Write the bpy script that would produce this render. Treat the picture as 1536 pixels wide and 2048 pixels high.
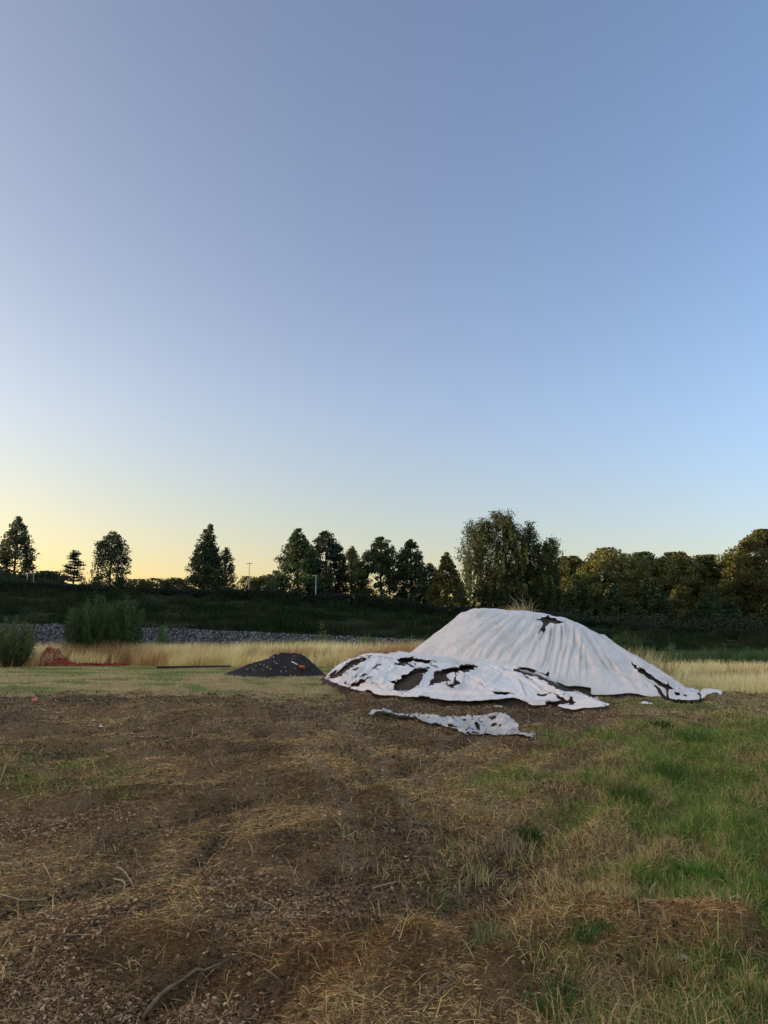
import bpy, math
import numpy as np
from math import radians, sin, cos, tan, pi, atan

for o in list(bpy.data.objects): bpy.data.objects.remove(o)
SC = bpy.context.scene
COL = SC.collection

# ---------------------------------------------------------------- camera, sky, sun
CAMZ = 1.6; F = 1420.0; CX, CY, HOR = 768.0, 1024.0, 1262.0
PITCH = atan((HOR - CY) / F)
cam_d = bpy.data.cameras.new("camera"); cam = bpy.data.objects.new("camera", cam_d); COL.objects.link(cam)
cam.location = (0, 0, CAMZ); cam.rotation_euler = (pi/2 + PITCH, 0, 0)
cam_d.sensor_fit = 'VERTICAL'; cam_d.sensor_height = 24.0; cam_d.lens = 24.0 * F / 2048.0
cam_d.clip_start = 0.1; cam_d.clip_end = 6000
SC.camera = cam

SUN_EL, SUN_AZ = radians(4.5), radians(-88.0)      # azimuth measured from +Y, negative = to the left
w = bpy.data.worlds.new("World"); SC.world = w; w.use_nodes = True
nt = w.node_tree; nt.nodes.clear()
sky = nt.nodes.new('ShaderNodeTexSky'); sky.sky_type = 'NISHITA'; sky.sun_disc = False
sky.sun_elevation = SUN_EL; sky.sun_rotation = SUN_AZ
sky.altitude = 0; sky.air_density = 1.0; sky.dust_density = 1.0; sky.ozone_density = 1.5
bg = nt.nodes.new('ShaderNodeBackground'); bg.inputs['Strength'].default_value = 0.13
wo = nt.nodes.new('ShaderNodeOutputWorld')
def vmath(op, a, b=None):
    x = nt.nodes.new('ShaderNodeVectorMath'); x.operation = op
    for i, v in enumerate((a, b)):
        if v is None: continue
        if hasattr(v, 'links'): nt.links.new(v, x.inputs[i])
        else: x.inputs[i].default_value = v
    return x
tint = vmath('MULTIPLY', sky.outputs[0], (0.92, 0.875, 1.075))
# added fill light: unseen sky overhead and behind the viewer made brighter
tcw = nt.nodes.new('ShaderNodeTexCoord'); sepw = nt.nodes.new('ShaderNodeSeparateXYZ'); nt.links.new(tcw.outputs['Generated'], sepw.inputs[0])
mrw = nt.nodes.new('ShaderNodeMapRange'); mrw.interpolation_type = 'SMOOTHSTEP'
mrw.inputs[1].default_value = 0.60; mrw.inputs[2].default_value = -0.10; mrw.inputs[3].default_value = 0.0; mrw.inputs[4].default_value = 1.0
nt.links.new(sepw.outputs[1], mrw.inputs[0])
# dusty air: a sideways and a downward colour change of the sky, both functions of direction only
def ramp(sock, a_, b_, smooth):
    x = nt.nodes.new('ShaderNodeMapRange'); x.interpolation_type = 'SMOOTHSTEP' if smooth else 'LINEAR'
    x.clamp = True; x.inputs[1].default_value = a_; x.inputs[2].default_value = b_; nt.links.new(sock, x.inputs[0]); return x.outputs[0]
def fac_mix(fac, colr):
    x = nt.nodes.new('ShaderNodeMix'); x.data_type = 'RGBA'; x.inputs[6].default_value = (1, 1, 1, 1); x.inputs[7].default_value = (*colr, 1)
    nt.links.new(fac, x.inputs[0]); return x.outputs[2]
side = ramp(sepw.outputs[0], 0.5, -0.5, False); lowz = ramp(sepw.outputs[2], 0.34, 0.0, True); sunside_boost = ramp(sepw.outputs[0], -0.5, -1.0, True)  # last ramp: unseen sun-side sky whitened and boosted for contrast on the covers
mm = nt.nodes.new('ShaderNodeMath'); mm.operation = 'MULTIPLY'; nt.links.new(side, mm.inputs[0]); nt.links.new(lowz, mm.inputs[1])
for fac_, col_ in ((side, (1.35, 1.08, 0.84)), (lowz, (0.783, 0.772, 0.791)), (mm.outputs[0], (0.97, 0.94, 0.68)), (sunside_boost, (0.95, 1.10, 1.45))):
    tint = vmath('MULTIPLY', tint.outputs[0], fac_mix(fac_, col_))
sky_fill = vmath('SCALE', (0.70, 0.66, 0.50)); nt.links.new(mrw.outputs[0], sky_fill.inputs['Scale'])
addw = vmath('ADD', tint.outputs[0], sky_fill.outputs[0]); nt.links.new(addw.outputs[0], bg.inputs[0])
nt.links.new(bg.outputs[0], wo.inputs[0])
sd = bpy.data.lights.new("sun", 'SUN'); sun = bpy.data.objects.new("sun", sd); COL.objects.link(sun)
sd.energy = 2.6; sd.angle = radians(0.5); sd.color = (1.0, 0.66, 0.36)
sun.rotation_euler = (pi/2 - SUN_EL, 0, -SUN_AZ + pi)
SC.view_settings.view_transform = 'Standard'; SC.view_settings.look = 'None'
SC.view_settings.exposure = 1.92; SC.view_settings.gamma = 1.0
try: SC.view_settings.use_curve_mapping = False
except Exception: pass
SC.cycles.max_bounces = 6; SC.cycles.transparent_max_bounces = 8

# ---------------------------------------------------------------- projection helpers (photo pixels <-> world)
cp, sp = cos(PITCH), sin(PITCH)
def W(px, py, Y):
    "world point at depth Y seen at pixel"
    dx = (px - CX) / F; dy = (CY - py) / F
    vy = cp - dy * sp; vz = sp + dy * cp
    t = Y / vy
    return np.array([dx * t, Y, CAMZ + vz * t])
def G(px, py, z=0.0):
    "ground point seen at pixel"
    dx = (px - CX) / F; dy = (CY - py) / F
    vy = cp - dy * sp; vz = sp + dy * cp
    t = (z - CAMZ) / vz
    return np.array([dx * t, vy * t, z])
def PX(x, y, z):
    x = np.asarray(x, float); y = np.asarray(y, float); z = np.asarray(z, float) - CAMZ
    dep = y * cp + z * sp; up = -y * sp + z * cp
    dep = np.maximum(dep, 0.05)
    return CX + F * x / dep, CY - F * up / dep

# ---------------------------------------------------------------- noise
def _hash(ix, iy, seed):
    h = (ix.astype(np.int64) * 374761393 + iy.astype(np.int64) * 668265263 + seed * 1442695041) & 0xffffffff
    h = ((h ^ (h >> 13)) * 1274126177) & 0xffffffff
    h = ((h ^ (h >> 16)) * 2246822519) & 0xffffffff
    return ((h ^ (h >> 15)) & 0xffffff) / float(0xffffff)
def vn(x, y, seed=0):
    x = np.asarray(x, float); y = np.asarray(y, float)
    x0 = np.floor(x); y0 = np.floor(y); fx = x - x0; fy = y - y0
    fx = fx*fx*fx*(fx*(fx*6-15)+10); fy = fy*fy*fy*(fy*(fy*6-15)+10)
    a = _hash(x0, y0, seed); b = _hash(x0+1, y0, seed); c = _hash(x0, y0+1, seed); d = _hash(x0+1, y0+1, seed)
    return (a*(1-fx)+b*fx)*(1-fy) + (c*(1-fx)+d*fx)*fy
def fbm(x, y, seed=0, oct=4, g=0.5):
    s = 0; a = 1; t = 0
    for i in range(oct):
        s = s + a * vn(x*2**i + 17.3*i, y*2**i - 9.1*i, seed + i*31); t += a; a *= g
    return s / t
def sst(a, b, x):
    t = np.clip((x - a) / (b - a), 0, 1); return t*t*(3-2*t)

# ---------------------------------------------------------------- mesh helpers
def build(name, V, polys, mat, parent=None, col=None, smooth=False, mats=None):
    "V (N,3); polys list of index arrays (M,k) ; one mesh object"
    V = np.asarray(V, np.float32)
    me = bpy.data.meshes.new(name)
    me.vertices.add(len(V)); me.vertices.foreach_set('co', V.ravel())
    idx = np.concatenate([p.ravel() for p in polys]).astype(np.int32)
    tot = np.concatenate([np.full(len(p), p.shape[1]) for p in polys]).astype(np.int32)
    st = np.concatenate([[0], np.cumsum(tot)[:-1]]).astype(np.int32)
    me.loops.add(len(idx)); me.loops.foreach_set('vertex_index', idx)
    me.polygons.add(len(tot)); me.polygons.foreach_set('loop_start', st)
    try: me.polygons.foreach_set('loop_total', tot)
    except Exception: pass
    if col is not None:
        c = np.ones((len(V), 4), np.float32); c[:, :3] = col
        at = me.color_attributes.new('Col', 'FLOAT_COLOR', 'POINT'); at.data.foreach_set('color', c.ravel())
    me.update(calc_edges=True)
    me.polygons.foreach_set('use_smooth', np.full(len(tot), smooth))
    me.materials.append(mat)
    o = bpy.data.objects.new(name, me); COL.objects.link(o)
    if parent is not None: o.parent = parent
    return o
def tag(o, label=None, cat=None, group=None, kind=None):
    if label: o['label'] = label
    if cat: o['category'] = cat
    if group: o['group'] = group
    if kind: o['kind'] = kind
    return o
def empty(name, loc, label, cat, group=None):
    o = bpy.data.objects.new(name, None); COL.objects.link(o); o.location = tuple(float(v) for v in loc)
    return tag(o, label, cat, group)
class MB:
    "collects geometry"
    def __init__(s): s.V = []; s.P = {}; s.C = []; s.n = 0
    def add(s, V, P, col=None):
        V = np.asarray(V, float)
        for p in P:
            p = np.asarray(p)
            s.P.setdefault(p.shape[1], []).append(p + s.n)
        s.V.append(V); s.n += len(V)
        if col is not None: s.C.append(np.broadcast_to(np.asarray(col, float), (len(V), 3)))
    def build(s, name, mat, parent=None, smooth=False):
        col = np.concatenate(s.C) if s.C else None
        return build(name, np.concatenate(s.V), [np.concatenate(v) for v in s.P.values()], mat, parent, col, smooth)
def tube(mb, pts, rad, n=7, col=None, cap=True):
    pts = np.asarray(pts, float); rad = np.broadcast_to(rad, (len(pts),))
    T = np.gradient(pts, axis=0); T /= np.linalg.norm(T, axis=1)[:, None] + 1e-9
    a = np.array([0, 0, 1.]) if abs(T[0][2]) < 0.9 else np.array([1., 0, 0])
    U = np.cross(T, a); U /= np.linalg.norm(U, axis=1)[:, None] + 1e-9
    Vv = np.cross(T, U)
    th = np.linspace(0, 2*pi, n, endpoint=False)
    R = pts[:, None, :] + rad[:, None, None] * (U[:, None, :]*np.cos(th)[None, :, None] + Vv[:, None, :]*np.sin(th)[None, :, None])
    m = len(pts); i = np.arange(m-1)[:, None]*n; j = np.arange(n)[None, :]; j2 = (j+1) % n
    Q = np.stack([i+j, i+j2, i+n+j2, i+n+j], -1).reshape(-1, 4)
    P = [Q]
    if cap: P += [np.arange(n)[::-1][None], (np.arange(n) + (m-1)*n)[None]]
    mb.add(R.reshape(-1, 3), P, col)
def box(mb, c, s, rz=0, col=None, bev=0.0):
    c = np.array(c, float); h = np.array(s, float)/2
    V = np.array([[x, y, z] for x in (-1, 1) for y in (-1, 1) for z in (-1, 1)]) * h
    R = np.array([[cos(rz), -sin(rz), 0], [sin(rz), cos(rz), 0], [0, 0, 1]])
    mb.add(V @ R.T + c, [np.array([[0,1,3,2],[4,6,7,5],[0,4,5,1],[2,3,7,6],[0,2,6,4],[1,5,7,3]])], col)
def blades(mb, base, dirv, length, width, droop, col, rng, segs=2):
    "tapered bent blades; base (N,3), dirv unit (N,3)"
    N = len(base); length = np.broadcast_to(length, (N,)); width = np.broadcast_to(width, (N,)); droop = np.broadcast_to(droop, (N,))
    rn = rng.normal(size=(N, 3)); side = np.cross(dirv, rn); side /= np.linalg.norm(side, axis=1)[:, None] + 1e-9
    L = length[:, None]; S = side * width[:, None] / 2
    hz = dirv.copy(); hz[:, 2] = 0; hz += rng.normal(size=(N, 3)) * [0.3, 0.3, 0]; 
    mid = base + dirv * L * 0.55
    tip = base + dirv * L + hz * (droop * length)[:, None] * 0.5 - np.array([0, 0, 1]) * (droop * length)[:, None] * 0.45
    V = np.stack([base - S, base + S, mid + S*0.85, mid - S*0.85, tip], 1).reshape(-1, 3)
    k = np.arange(N)[:, None] * 5
    mb.add(V, [k + np.array([[0, 1, 2, 3]]), k + np.array([[3, 2, 4]])], np.repeat(col, 5, axis=0))
def rhombs(mb, cen, size, asp, col, rng, updir=None):
    "leaf quads, random orientation"
    N = len(cen); size = np.broadcast_to(size, (N,))[:, None]
    a = rng.normal(size=(N, 3)) if updir is None else updir + rng.normal(size=(N, 3))*0.35
    a /= np.linalg.norm(a, axis=1)[:, None]
    b = np.cross(a, rng.normal(size=(N, 3))); b /= np.linalg.norm(b, axis=1)[:, None] + 1e-9
    c = np.cross(a, b)
    A = a*size/2; B = b*size*asp/2; Cc = c*size*0.12
    V = np.stack([cen - A, cen + B + Cc, cen + A, cen - B + Cc], 1).reshape(-1, 3)
    k = np.arange(N)[:, None]*4
    mb.add(V, [k + np.array([[0, 1, 2, 3]])], np.repeat(col, 4, axis=0))

# ---------------------------------------------------------------- materials
def new_mat(name):
    m = bpy.data.materials.new(name); m.use_nodes = True; n = m.node_tree; b = n.nodes['Principled BSDF']
    b.inputs['Specular IOR Level'].default_value = 0.25
    return m, n, b
def N_(n, t, **kw):
    x = n.nodes.new(t)
    for k, v in kw.items():
        if hasattr(x, k): setattr(x, k, v)
        else: x.inputs[k].default_value = v
    return x
def mat_col(name, rough=0.85, transl=0.0, noise=0.0, nscale=30, bump=0.0, spec=0.2):
    "material that takes the object's own colour attribute"
    m, n, b = new_mat(name)
    at = N_(n, 'ShaderNodeAttribute', attribute_name='Col'); src = at.outputs['Color']
    if noise > 0 or bump > 0:
        tc = N_(n, 'ShaderNodeTexCoord'); nz = N_(n, 'ShaderNodeTexNoise', Scale=nscale, Detail=6.0, Roughness=0.7)
        n.links.new(tc.outputs['Object'], nz.inputs['Vector'])
    if noise > 0:
        mr = N_(n, 'ShaderNodeMapRange'); mr.inputs[1].default_value = 0.3; mr.inputs[2].default_value = 0.7
        mr.inputs[3].default_value = 1-noise; mr.inputs[4].default_value = 1+noise
        n.links.new(nz.outputs[0], mr.inputs[0])
        mx = N_(n, 'ShaderNodeVectorMath', operation='SCALE'); n.links.new(src, mx.inputs[0]); n.links.new(mr.outputs[0], mx.inputs['Scale'])
        src = mx.outputs[0]
    if bump > 0:
        bp = N_(n, 'ShaderNodeBump', Strength=1.0, Distance=bump); n.links.new(nz.outputs[0], bp.inputs['Height'])
        n.links.new(bp.outputs[0], b.inputs['Normal'])
    n.links.new(src, b.inputs['Base Color']); b.inputs['Roughness'].default_value = rough
    b.inputs['Specular IOR Level'].default_value = spec
    if transl > 0:
        tr = N_(n, 'ShaderNodeBsdfTranslucent'); n.links.new(src, tr.inputs[0])
        ms = N_(n, 'ShaderNodeMixShader'); ms.inputs[0].default_value = transl
        out = n.nodes['Material Output']
        n.links.new(b.outputs[0], ms.inputs[1]); n.links.new(tr.outputs[0], ms.inputs[2]); n.links.new(ms.outputs[0], out.inputs[0])
    return m
def mat_plain(name, rgb, rough=0.8, metal=0.0, noise=0.25, nscale=8, bump=0.0, rgb2=None, detail=6.0):
    m, n, b = new_mat(name)
    tc = N_(n, 'ShaderNodeTexCoord'); nz = N_(n, 'ShaderNodeTexNoise', Scale=nscale, Detail=detail, Roughness=0.65)
    n.links.new(tc.outputs['Object'], nz.inputs['Vector'])
    cr = N_(n, 'ShaderNodeValToRGB'); e = cr.color_ramp.elements
    rgb2 = rgb2 or tuple(c*(1-noise) for c in rgb)
    e[0].position = 0.35; e[1].position = 0.65; e[0].color = (*rgb2, 1); e[1].color = (*[min(1, c*(1+noise*0.5)) for c in rgb], 1)
    n.links.new(nz.outputs[0], cr.inputs[0]); n.links.new(cr.outputs[0], b.inputs['Base Color'])
    b.inputs['Roughness'].default_value = rough; b.inputs['Metallic'].default_value = metal
    if bump > 0:
        bp = N_(n, 'ShaderNodeBump', Strength=1.0, Distance=bump); n.links.new(nz.outputs[0], bp.inputs['Height']); n.links.new(bp.outputs[0], b.inputs['Normal'])
    return m
M_GROUND = mat_col('ground_earth', 0.95, 0, 0.45, 45, 0.012, 0.1)
M_EMB = mat_col('embankment_turf', 0.95, 0, 0.4, 4, 0.05, 0.1)
M_BLADE = mat_col('grass_blade', 0.7, 0.35, spec=0.15)
M_STRAW = mat_col('straw_blade', 0.75, 0.12, spec=0.15)
M_LEAF = mat_col('leaf', 0.6, 0.3, spec=0.25)
M_CHIP = mat_col('wood_chip', 0.85, 0, spec=0.15)
M_STONE = mat_col('stone', 0.9, 0, 0.2, 20, 0, 0.2)
M_GRAVEL = mat_plain('ballast_gravel', (0.16, 0.16, 0.165), 0.95, 0, 0.5, 12, 0.06, (0.03, 0.03, 0.032))
M_SOIL = mat_plain('heap_soil', (0.085, 0.068, 0.052), 0.95, 0, 0.45, 9, 0.05)
M_LSOIL = mat_plain('low_heap_soil', (0.066, 0.050, 0.038), 0.95, 0, 0.45, 9, 0.05)
M_DSOIL = mat_plain('dark_soil', (0.028, 0.024, 0.023), 0.95, 0, 0.45, 14, 0.05)
M_BARK = mat_plain('bark', (0.07, 0.055, 0.04), 0.95, 0, 0.4, 6, 0.02)
M_BIRCH = mat_plain('birch_bark', (0.5, 0.47, 0.43), 0.85, 0, 0.3, 5, 0.01, (0.12, 0.1, 0.09))
M_METAL = mat_plain('galvanised_metal', (0.35, 0.35, 0.36), 0.5, 0.3, 0.2, 6)
M_WHITE = mat_plain('white_paint', (0.7, 0.7, 0.7), 0.6, 0, 0.15, 6)
M_DARK = mat_plain('black_plastic', (0.02, 0.02, 0.022), 0.45, 0, 0.3, 6)
M_ORANGE = mat_plain('orange_plastic', (0.32, 0.09, 0.04), 0.5, 0, 0.2, 6)
M_NET = mat_plain('red_net_plastic', (0.30, 0.026, 0.022), 0.55, 0, 0.45, 3)
M_PINK = mat_plain('pink_plastic', (0.55, 0.17, 0.15), 0.6, 0, 0.25, 10)
M_STICK = mat_plain('dead_branch', (0.17, 0.125, 0.08), 0.9, 0, 0.4, 12, 0.004)
def tarp_mat(name, rgb, dirt, sc, alpha_noise=0.0, transl=0.2):
    m, n, b = new_mat(name)
    tc = N_(n, 'ShaderNodeTexCoord')
    nz = N_(n, 'ShaderNodeTexNoise', Scale=sc, Detail=9.0, Roughness=0.68); n.links.new(tc.outputs['Object'], nz.inputs['Vector'])
    nz2 = N_(n, 'ShaderNodeTexNoise', Scale=sc*0.22, Detail=5.0, Roughness=0.6); n.links.new(tc.outputs['Object'], nz2.inputs['Vector'])
    mu = N_(n, 'ShaderNodeMath', operation='MULTIPLY'); n.links.new(nz.outputs[0], mu.inputs[0]); n.links.new(nz2.outputs[0], mu.inputs[1])
    cr = N_(n, 'ShaderNodeValToRGB'); e = cr.color_ramp.elements
    e[0].position = 0.12; e[1].position = 0.27; e[0].color = (*rgb, 1); e[1].color = (*rgb, 1)
    e[0].color = (*dirt, 1)
    n.links.new(mu.outputs[0], cr.inputs[0]); n.links.new(cr.outputs[0], b.inputs['Base Color'])
    b.inputs['Roughness'].default_value = 0.75; b.inputs['Specular IOR Level'].default_value = 0.3
    nf = N_(n, 'ShaderNodeTexNoise', Scale=60.0, Detail=3.0); n.links.new(tc.outputs['Object'], nf.inputs['Vector'])
    bp = N_(n, 'ShaderNodeBump', Strength=0.5, Distance=0.01); n.links.new(nf.outputs[0], bp.inputs['Height']); n.links.new(bp.outputs[0], b.inputs['Normal'])
    tr = N_(n, 'ShaderNodeBsdfTranslucent'); n.links.new(cr.outputs[0], tr.inputs[0])
    ms = N_(n, 'ShaderNodeMixShader'); ms.inputs[0].default_value = transl; out = n.nodes['Material Output']
    n.links.new(b.outputs[0], ms.inputs[1]); n.links.new(tr.outputs[0], ms.inputs[2]); n.links.new(ms.outputs[0], out.inputs[0])
    return m
M_TARP = tarp_mat('fleece_tarp', (0.72, 0.71, 0.70), (0.60, 0.57, 0.52), 7.0, transl=0.1)
M_TARP2 = tarp_mat('torn_fleece', (0.76, 0.77, 0.77), (0.60, 0.58, 0.55), 4.0, transl=0.1)
M_PLAS = tarp_mat('thin_plastic', (0.62, 0.61, 0.60), (0.26, 0.23, 0.19), 11.0, transl=0.2)

# ---------------------------------------------------------------- ground masks, authored from the photograph's layout
def blob(px, py, cx, cy, rx, ry):
    return np.exp(-(((px-cx)/rx)**2 + ((py-cy)/ry)**2))
def masks(x, y):
    "x,y world -> dict of 0..1 masks"
    px, py = PX(x, y, 0*x)
    infront = (y > 1.0)
    px = np.where(infront, px, 768 + x*200); py = np.where(infront, py, 2100.0)
    n1 = fbm(x*1.1, y*1.1, 3); n2 = fbm(x*3.5, y*3.5, 7); n3 = fbm(x*0.35, y*0.35, 11)
    far = np.clip((y-6)/20, 0, 1)
    wx = px + (n1-0.5)*260*(1-0.5*far) + (n2-0.5)*90; wy = py + (n1-0.5)*60*(1-far)
    # green on the right
    edge = np.interp(wy, [1400, 1440, 1470, 1520, 1600, 1700, 1800, 1900, 2048], [1650, 1330, 1130, 1090, 1040, 1010, 960, 1000, 1060])
    green = sst(edge-60, edge+240, wx)
    lush = green * sst(0.43, 0.60, n1*0.45+n2*0.3+n3*.25 + 0.16*sst(1180, 1500, wx) - 0.04)
    lush = lush * (1 - np.clip(1.5*blob(px, py, 1330, 1870, 230, 55), 0, 1)) * (1-0.75*sst(1900, 1960, py))
    green = green * (1 - np.clip(1.4*blob(px, py, 1330, 1870, 220, 48), 0, .95)) * sst(1405, 1450, py + 30*(n2-.5))
    lush = lush * sst(1420, 1470, py + 30*(n2-.5))
    # pale mown lawn at the far left
    lawn = (1 - sst(1374, 1400, py + (n2-0.5)*40 + np.clip((px-420), 0, 400)*-0.03)) * (1 - sst(640, 720, px)) * (py > 1290)
    farR = sst(1180, 1260, px) * (1 - sst(1440, 1475, py))
    leftg = blob(px, py, 60, 1548, 170, 38) * 1.3 + 0.7*blob(px, py, 180, 1580, 120, 20) + 0.5*blob(px, py, 930, 1755, 90, 40) + 0.8*blob(px, py, 980, 1560, 90, 20)+ 0.5*blob(px,py,240,1525,50,14)
    leftg = np.clip(leftg * (0.1 + 1.5*sst(.4, .65, n2)), 0, 1)*.6
    # chips
    chips = (1.2*blob(px, py, 60, 2000, 260, 90) + 1.0*blob(px, py, 600, 1815, 210, 42) + 0.9*blob(px, py, 60, 1660, 200, 34) + 0.9*blob(px, py, 470, 2030, 120, 50)
             + 0.7*blob(px, py, 150, 1850, 190, 40) + 0.8*blob(px, py, 500, 1770, 120, 30) + 0.6*blob(px, py, 230, 1625, 90, 22)+0.5*blob(px,py,1245,1885,40,14))
    chips = sst(.35, .85, chips * (0.5 + 1.0*n2))
    # bare dark soil: tilled edge, hollows and the trodden strip in front of the heaps
    soil = blob(px, py, 180, 1404, 260, 13)*1.3 + 0.8*blob(px, py, 20, 1440, 90, 16) + 0.5*blob(px, py, 60, 1500, 160, 14) + 0.6*blob(px, py, 700, 1500, 40, 16) + 0.45*blob(px, py, 860, 1530, 120, 25) + 0.5*blob(px, py, 780, 1660, 90, 22)
    soil += 0.9*blob(px, py, 1000, 1425, 360, 34)*(1-farR) + 0.4*blob(px, py, 380, 1480, 100, 10) + 0.5*blob(px, py, 1150, 1480, 130, 14)
    for (ax, ay, bx, by, wd, am) in ((310, 1810, 470, 1660, 16, .9), (190, 1880, 330, 1800, 14, .7), (285, 2000, 480, 1890, 18, .6), (0, 1960, 160, 1900, 16, .6), (0, 1835, 60, 1815, 14, .6), (800, 1500, 1000, 1470, 10, .3), (560, 1700, 850, 1655, 12, .5), (60, 1740, 290, 1755, 20, .35)):
        tt = np.clip(((px-ax)*(bx-ax)+(py-ay)*(by-ay))/((bx-ax)**2+(by-ay)**2), 0, 1)
        dd = np.hypot(px-(ax+tt*(bx-ax)) + (n2-.5)*30, (py-(ay+tt*(by-ay)) + (n2-.5)*24))
        soil = soil + am*np.exp(-(dd/wd)**2)
    wr = fbm((x*0.83-y*0.56)*2.6 + 3, (x*0.56+y*0.83)*0.45, 21, 3)
    soil = soil + .7*sst(.42, .30, wr)*(1-green)*(1-far)
    soil = np.clip(soil*(0.55+0.9*n2) + 0.8*sst(0.58, 0.72, n2*0.5+n1*0.5)*(1-green), 0, 1)
    rut = 0*px
    for P_ in (((900,1760),(850,1660),(790,1560),(720,1470),(640,1402)), ((700,1760),(690,1640),(650,1540),(600,1460),(570,1402)), ((1010,1650),(960,1560),(905,1510),(880,1480)), ((840,1560),(900,1520),(985,1478))):
        for (ax, ay), (bx, by) in zip(P_[:-1], P_[1:]):
            tt = np.clip(((px-ax)*(bx-ax)+(py-ay)*(by-ay))/((bx-ax)**2+(by-ay)**2), 0, 1)
            dd = np.abs(px-(ax+tt*(bx-ax)) + (n2-.5)*26 + (n1-.5)*30); rut = np.maximum(rut, np.exp(-(dd/(3+(py-1380)*.055))**2)*(np.abs(py-(ay+tt*(by-ay))) < 12))
    rut = rut*(.35+.9*n2)
    hay = 1.1*blob(px, py, 700, 1930, 260, 80) + 1.6*blob(px, py, 1330, 1868, 250, 50) + 0.8*blob(px, py, 300, 1870, 170, 40)
    hay = np.clip(hay*(0.4+1.2*n2), 0, 1)
    return dict(px=px, py=py, green=np.clip(green, 0, 1), lush=np.clip(lush, 0, 1), lawn=lawn, farR=farR, leftg=leftg, chips=chips, soil=soil*.75*(1-lawn)*(1-.5*rut), hay=hay, rut=rut, n1=n1, n2=n2, n3=n3)
def gz(x, y, m=None):
    "ground height"
    x = np.asarray(x, float); y = np.asarray(y, float)
    near = 1 - sst(20, 32, y)
    # windrows running away to the upper right, as in the photo
    u = x*0.83 - y*0.56; v = x*0.56 + y*0.83
    r = fbm(u*2.6 + 3, v*0.45, 21, 3)
    h = 0.24*(r-0.5) + 0.08*(fbm(x*2.6, y*2.6, 23, 4)-0.5) + 0.025*(fbm(x*9, y*9, 25, 3)-0.5)
    h = h + 0.16*(fbm(x*0.5, y*1.1, 27, 2)-0.5)*sst(5, 9, y)
    px, py = PX(x, y, 0*x); ok = (y > 1.5)
    b = 0.17*blob(px, py, 720, 1930, 240, 80) + 0.16*blob(px, py, 1320, 1862, 230, 45) + 0.05*blob(px, py, 300, 1870, 150, 30)
    b = b - 0.05*np.exp(-(((px-380)*0.49+(py-1945)*0.87)/18)**2)*blob(px, py, 380, 1945, 130, 90) - 0.05*np.exp(-(((px-390)*0.68+(py-1735)*0.73)/18)**2)*blob(px, py, 390, 1735, 110, 110)
    b = b + 0.12*blob(px, py, 250, 1425, 300, 14)
    return (h + np.where(ok, b, 0)) * near * sst(-60, -10, y)
C = lambda *a: np.array(a, float)
SOILC, BROWN, STRAWC, GREENC, TAN, CHIPC = C(.034,.026,.020), C(.082,.055,.034), C(.17,.125,.07), C(.045,.06,.02), C(.15,.12,.06), C(.14,.085,.05)
def mixc(a, b, t): return a*(1-t[..., None]) + b*t[..., None]
def ground_color(x, y):
    m = masks(x, y)
    c = mixc(BROWN + 0*x[..., None], STRAWC*0.75, sst(0.45, 0.65, m['n2']*0.6+m['n1']*0.4)*0.6)
    c = mixc(c, CHIPC*0.7, m['chips']*0.7); c = mixc(c, SOILC*1.2, m['soil']*0.85); c = mixc(c, STRAWC*0.6, m['hay']*0.4)
    c = mixc(c, C(.085,.07,.055), np.clip(m['rut'], 0, 1)*.8)
    c = mixc(c, TAN*0.6, m['green']*0.55); c = mixc(c, GREENC*0.9, np.clip(m['lush']*0.9 + m['leftg']*0.7, 0, 1))
    lg = mixc(C(.17,.135,.075)+0*x[..., None], C(.085,.10,.035), sst(0.42, 0.6, fbm(x*0.5, y*1.5, 41)))
    c = mixc(c, lg, m['lawn']); c = mixc(c, mixc(C(.14,.105,.06)+0*x[..., None], C(.07,.075,.03), sst(.5, .65, fbm(x*.6, y*1.3, 43))), m['farR']*0.8)
    return c*C(2.15, 2.0, 1.62)
# polar sheet: dense inside the view, coarse outside, out to the horizon
ang = np.radians(np.concatenate([np.arange(-180, -42, 6.0), np.arange(-42, 42, 0.22), np.arange(42, 180, 6.0)]))
rr = np.concatenate([[0.0, 0.6], np.geomspace(1.2, 60, 560), np.geomspace(64, 3000, 40)])
A, R = np.meshgrid(ang, rr)
gx = R*np.sin(A); gy = R*np.cos(A) - 0.3
gzv = gz(gx, gy)
na = len(ang); i = np.arange(len(rr)-1)[:, None]*na; j = np.arange(na)[None]; j2 = (j+1) % na
Q = np.stack([i+j, i+j2, i+na+j2, i+na+j], -1).reshape(-1, 4)
g = build('ground', np.stack([gx, gy, gzv], -1).reshape(-1, 3), [Q], M_GROUND, None, ground_color(gx, gy).reshape(-1, 3), True)
tag(g, 'brown trampled field of soil and straw', kind='structure')

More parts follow.
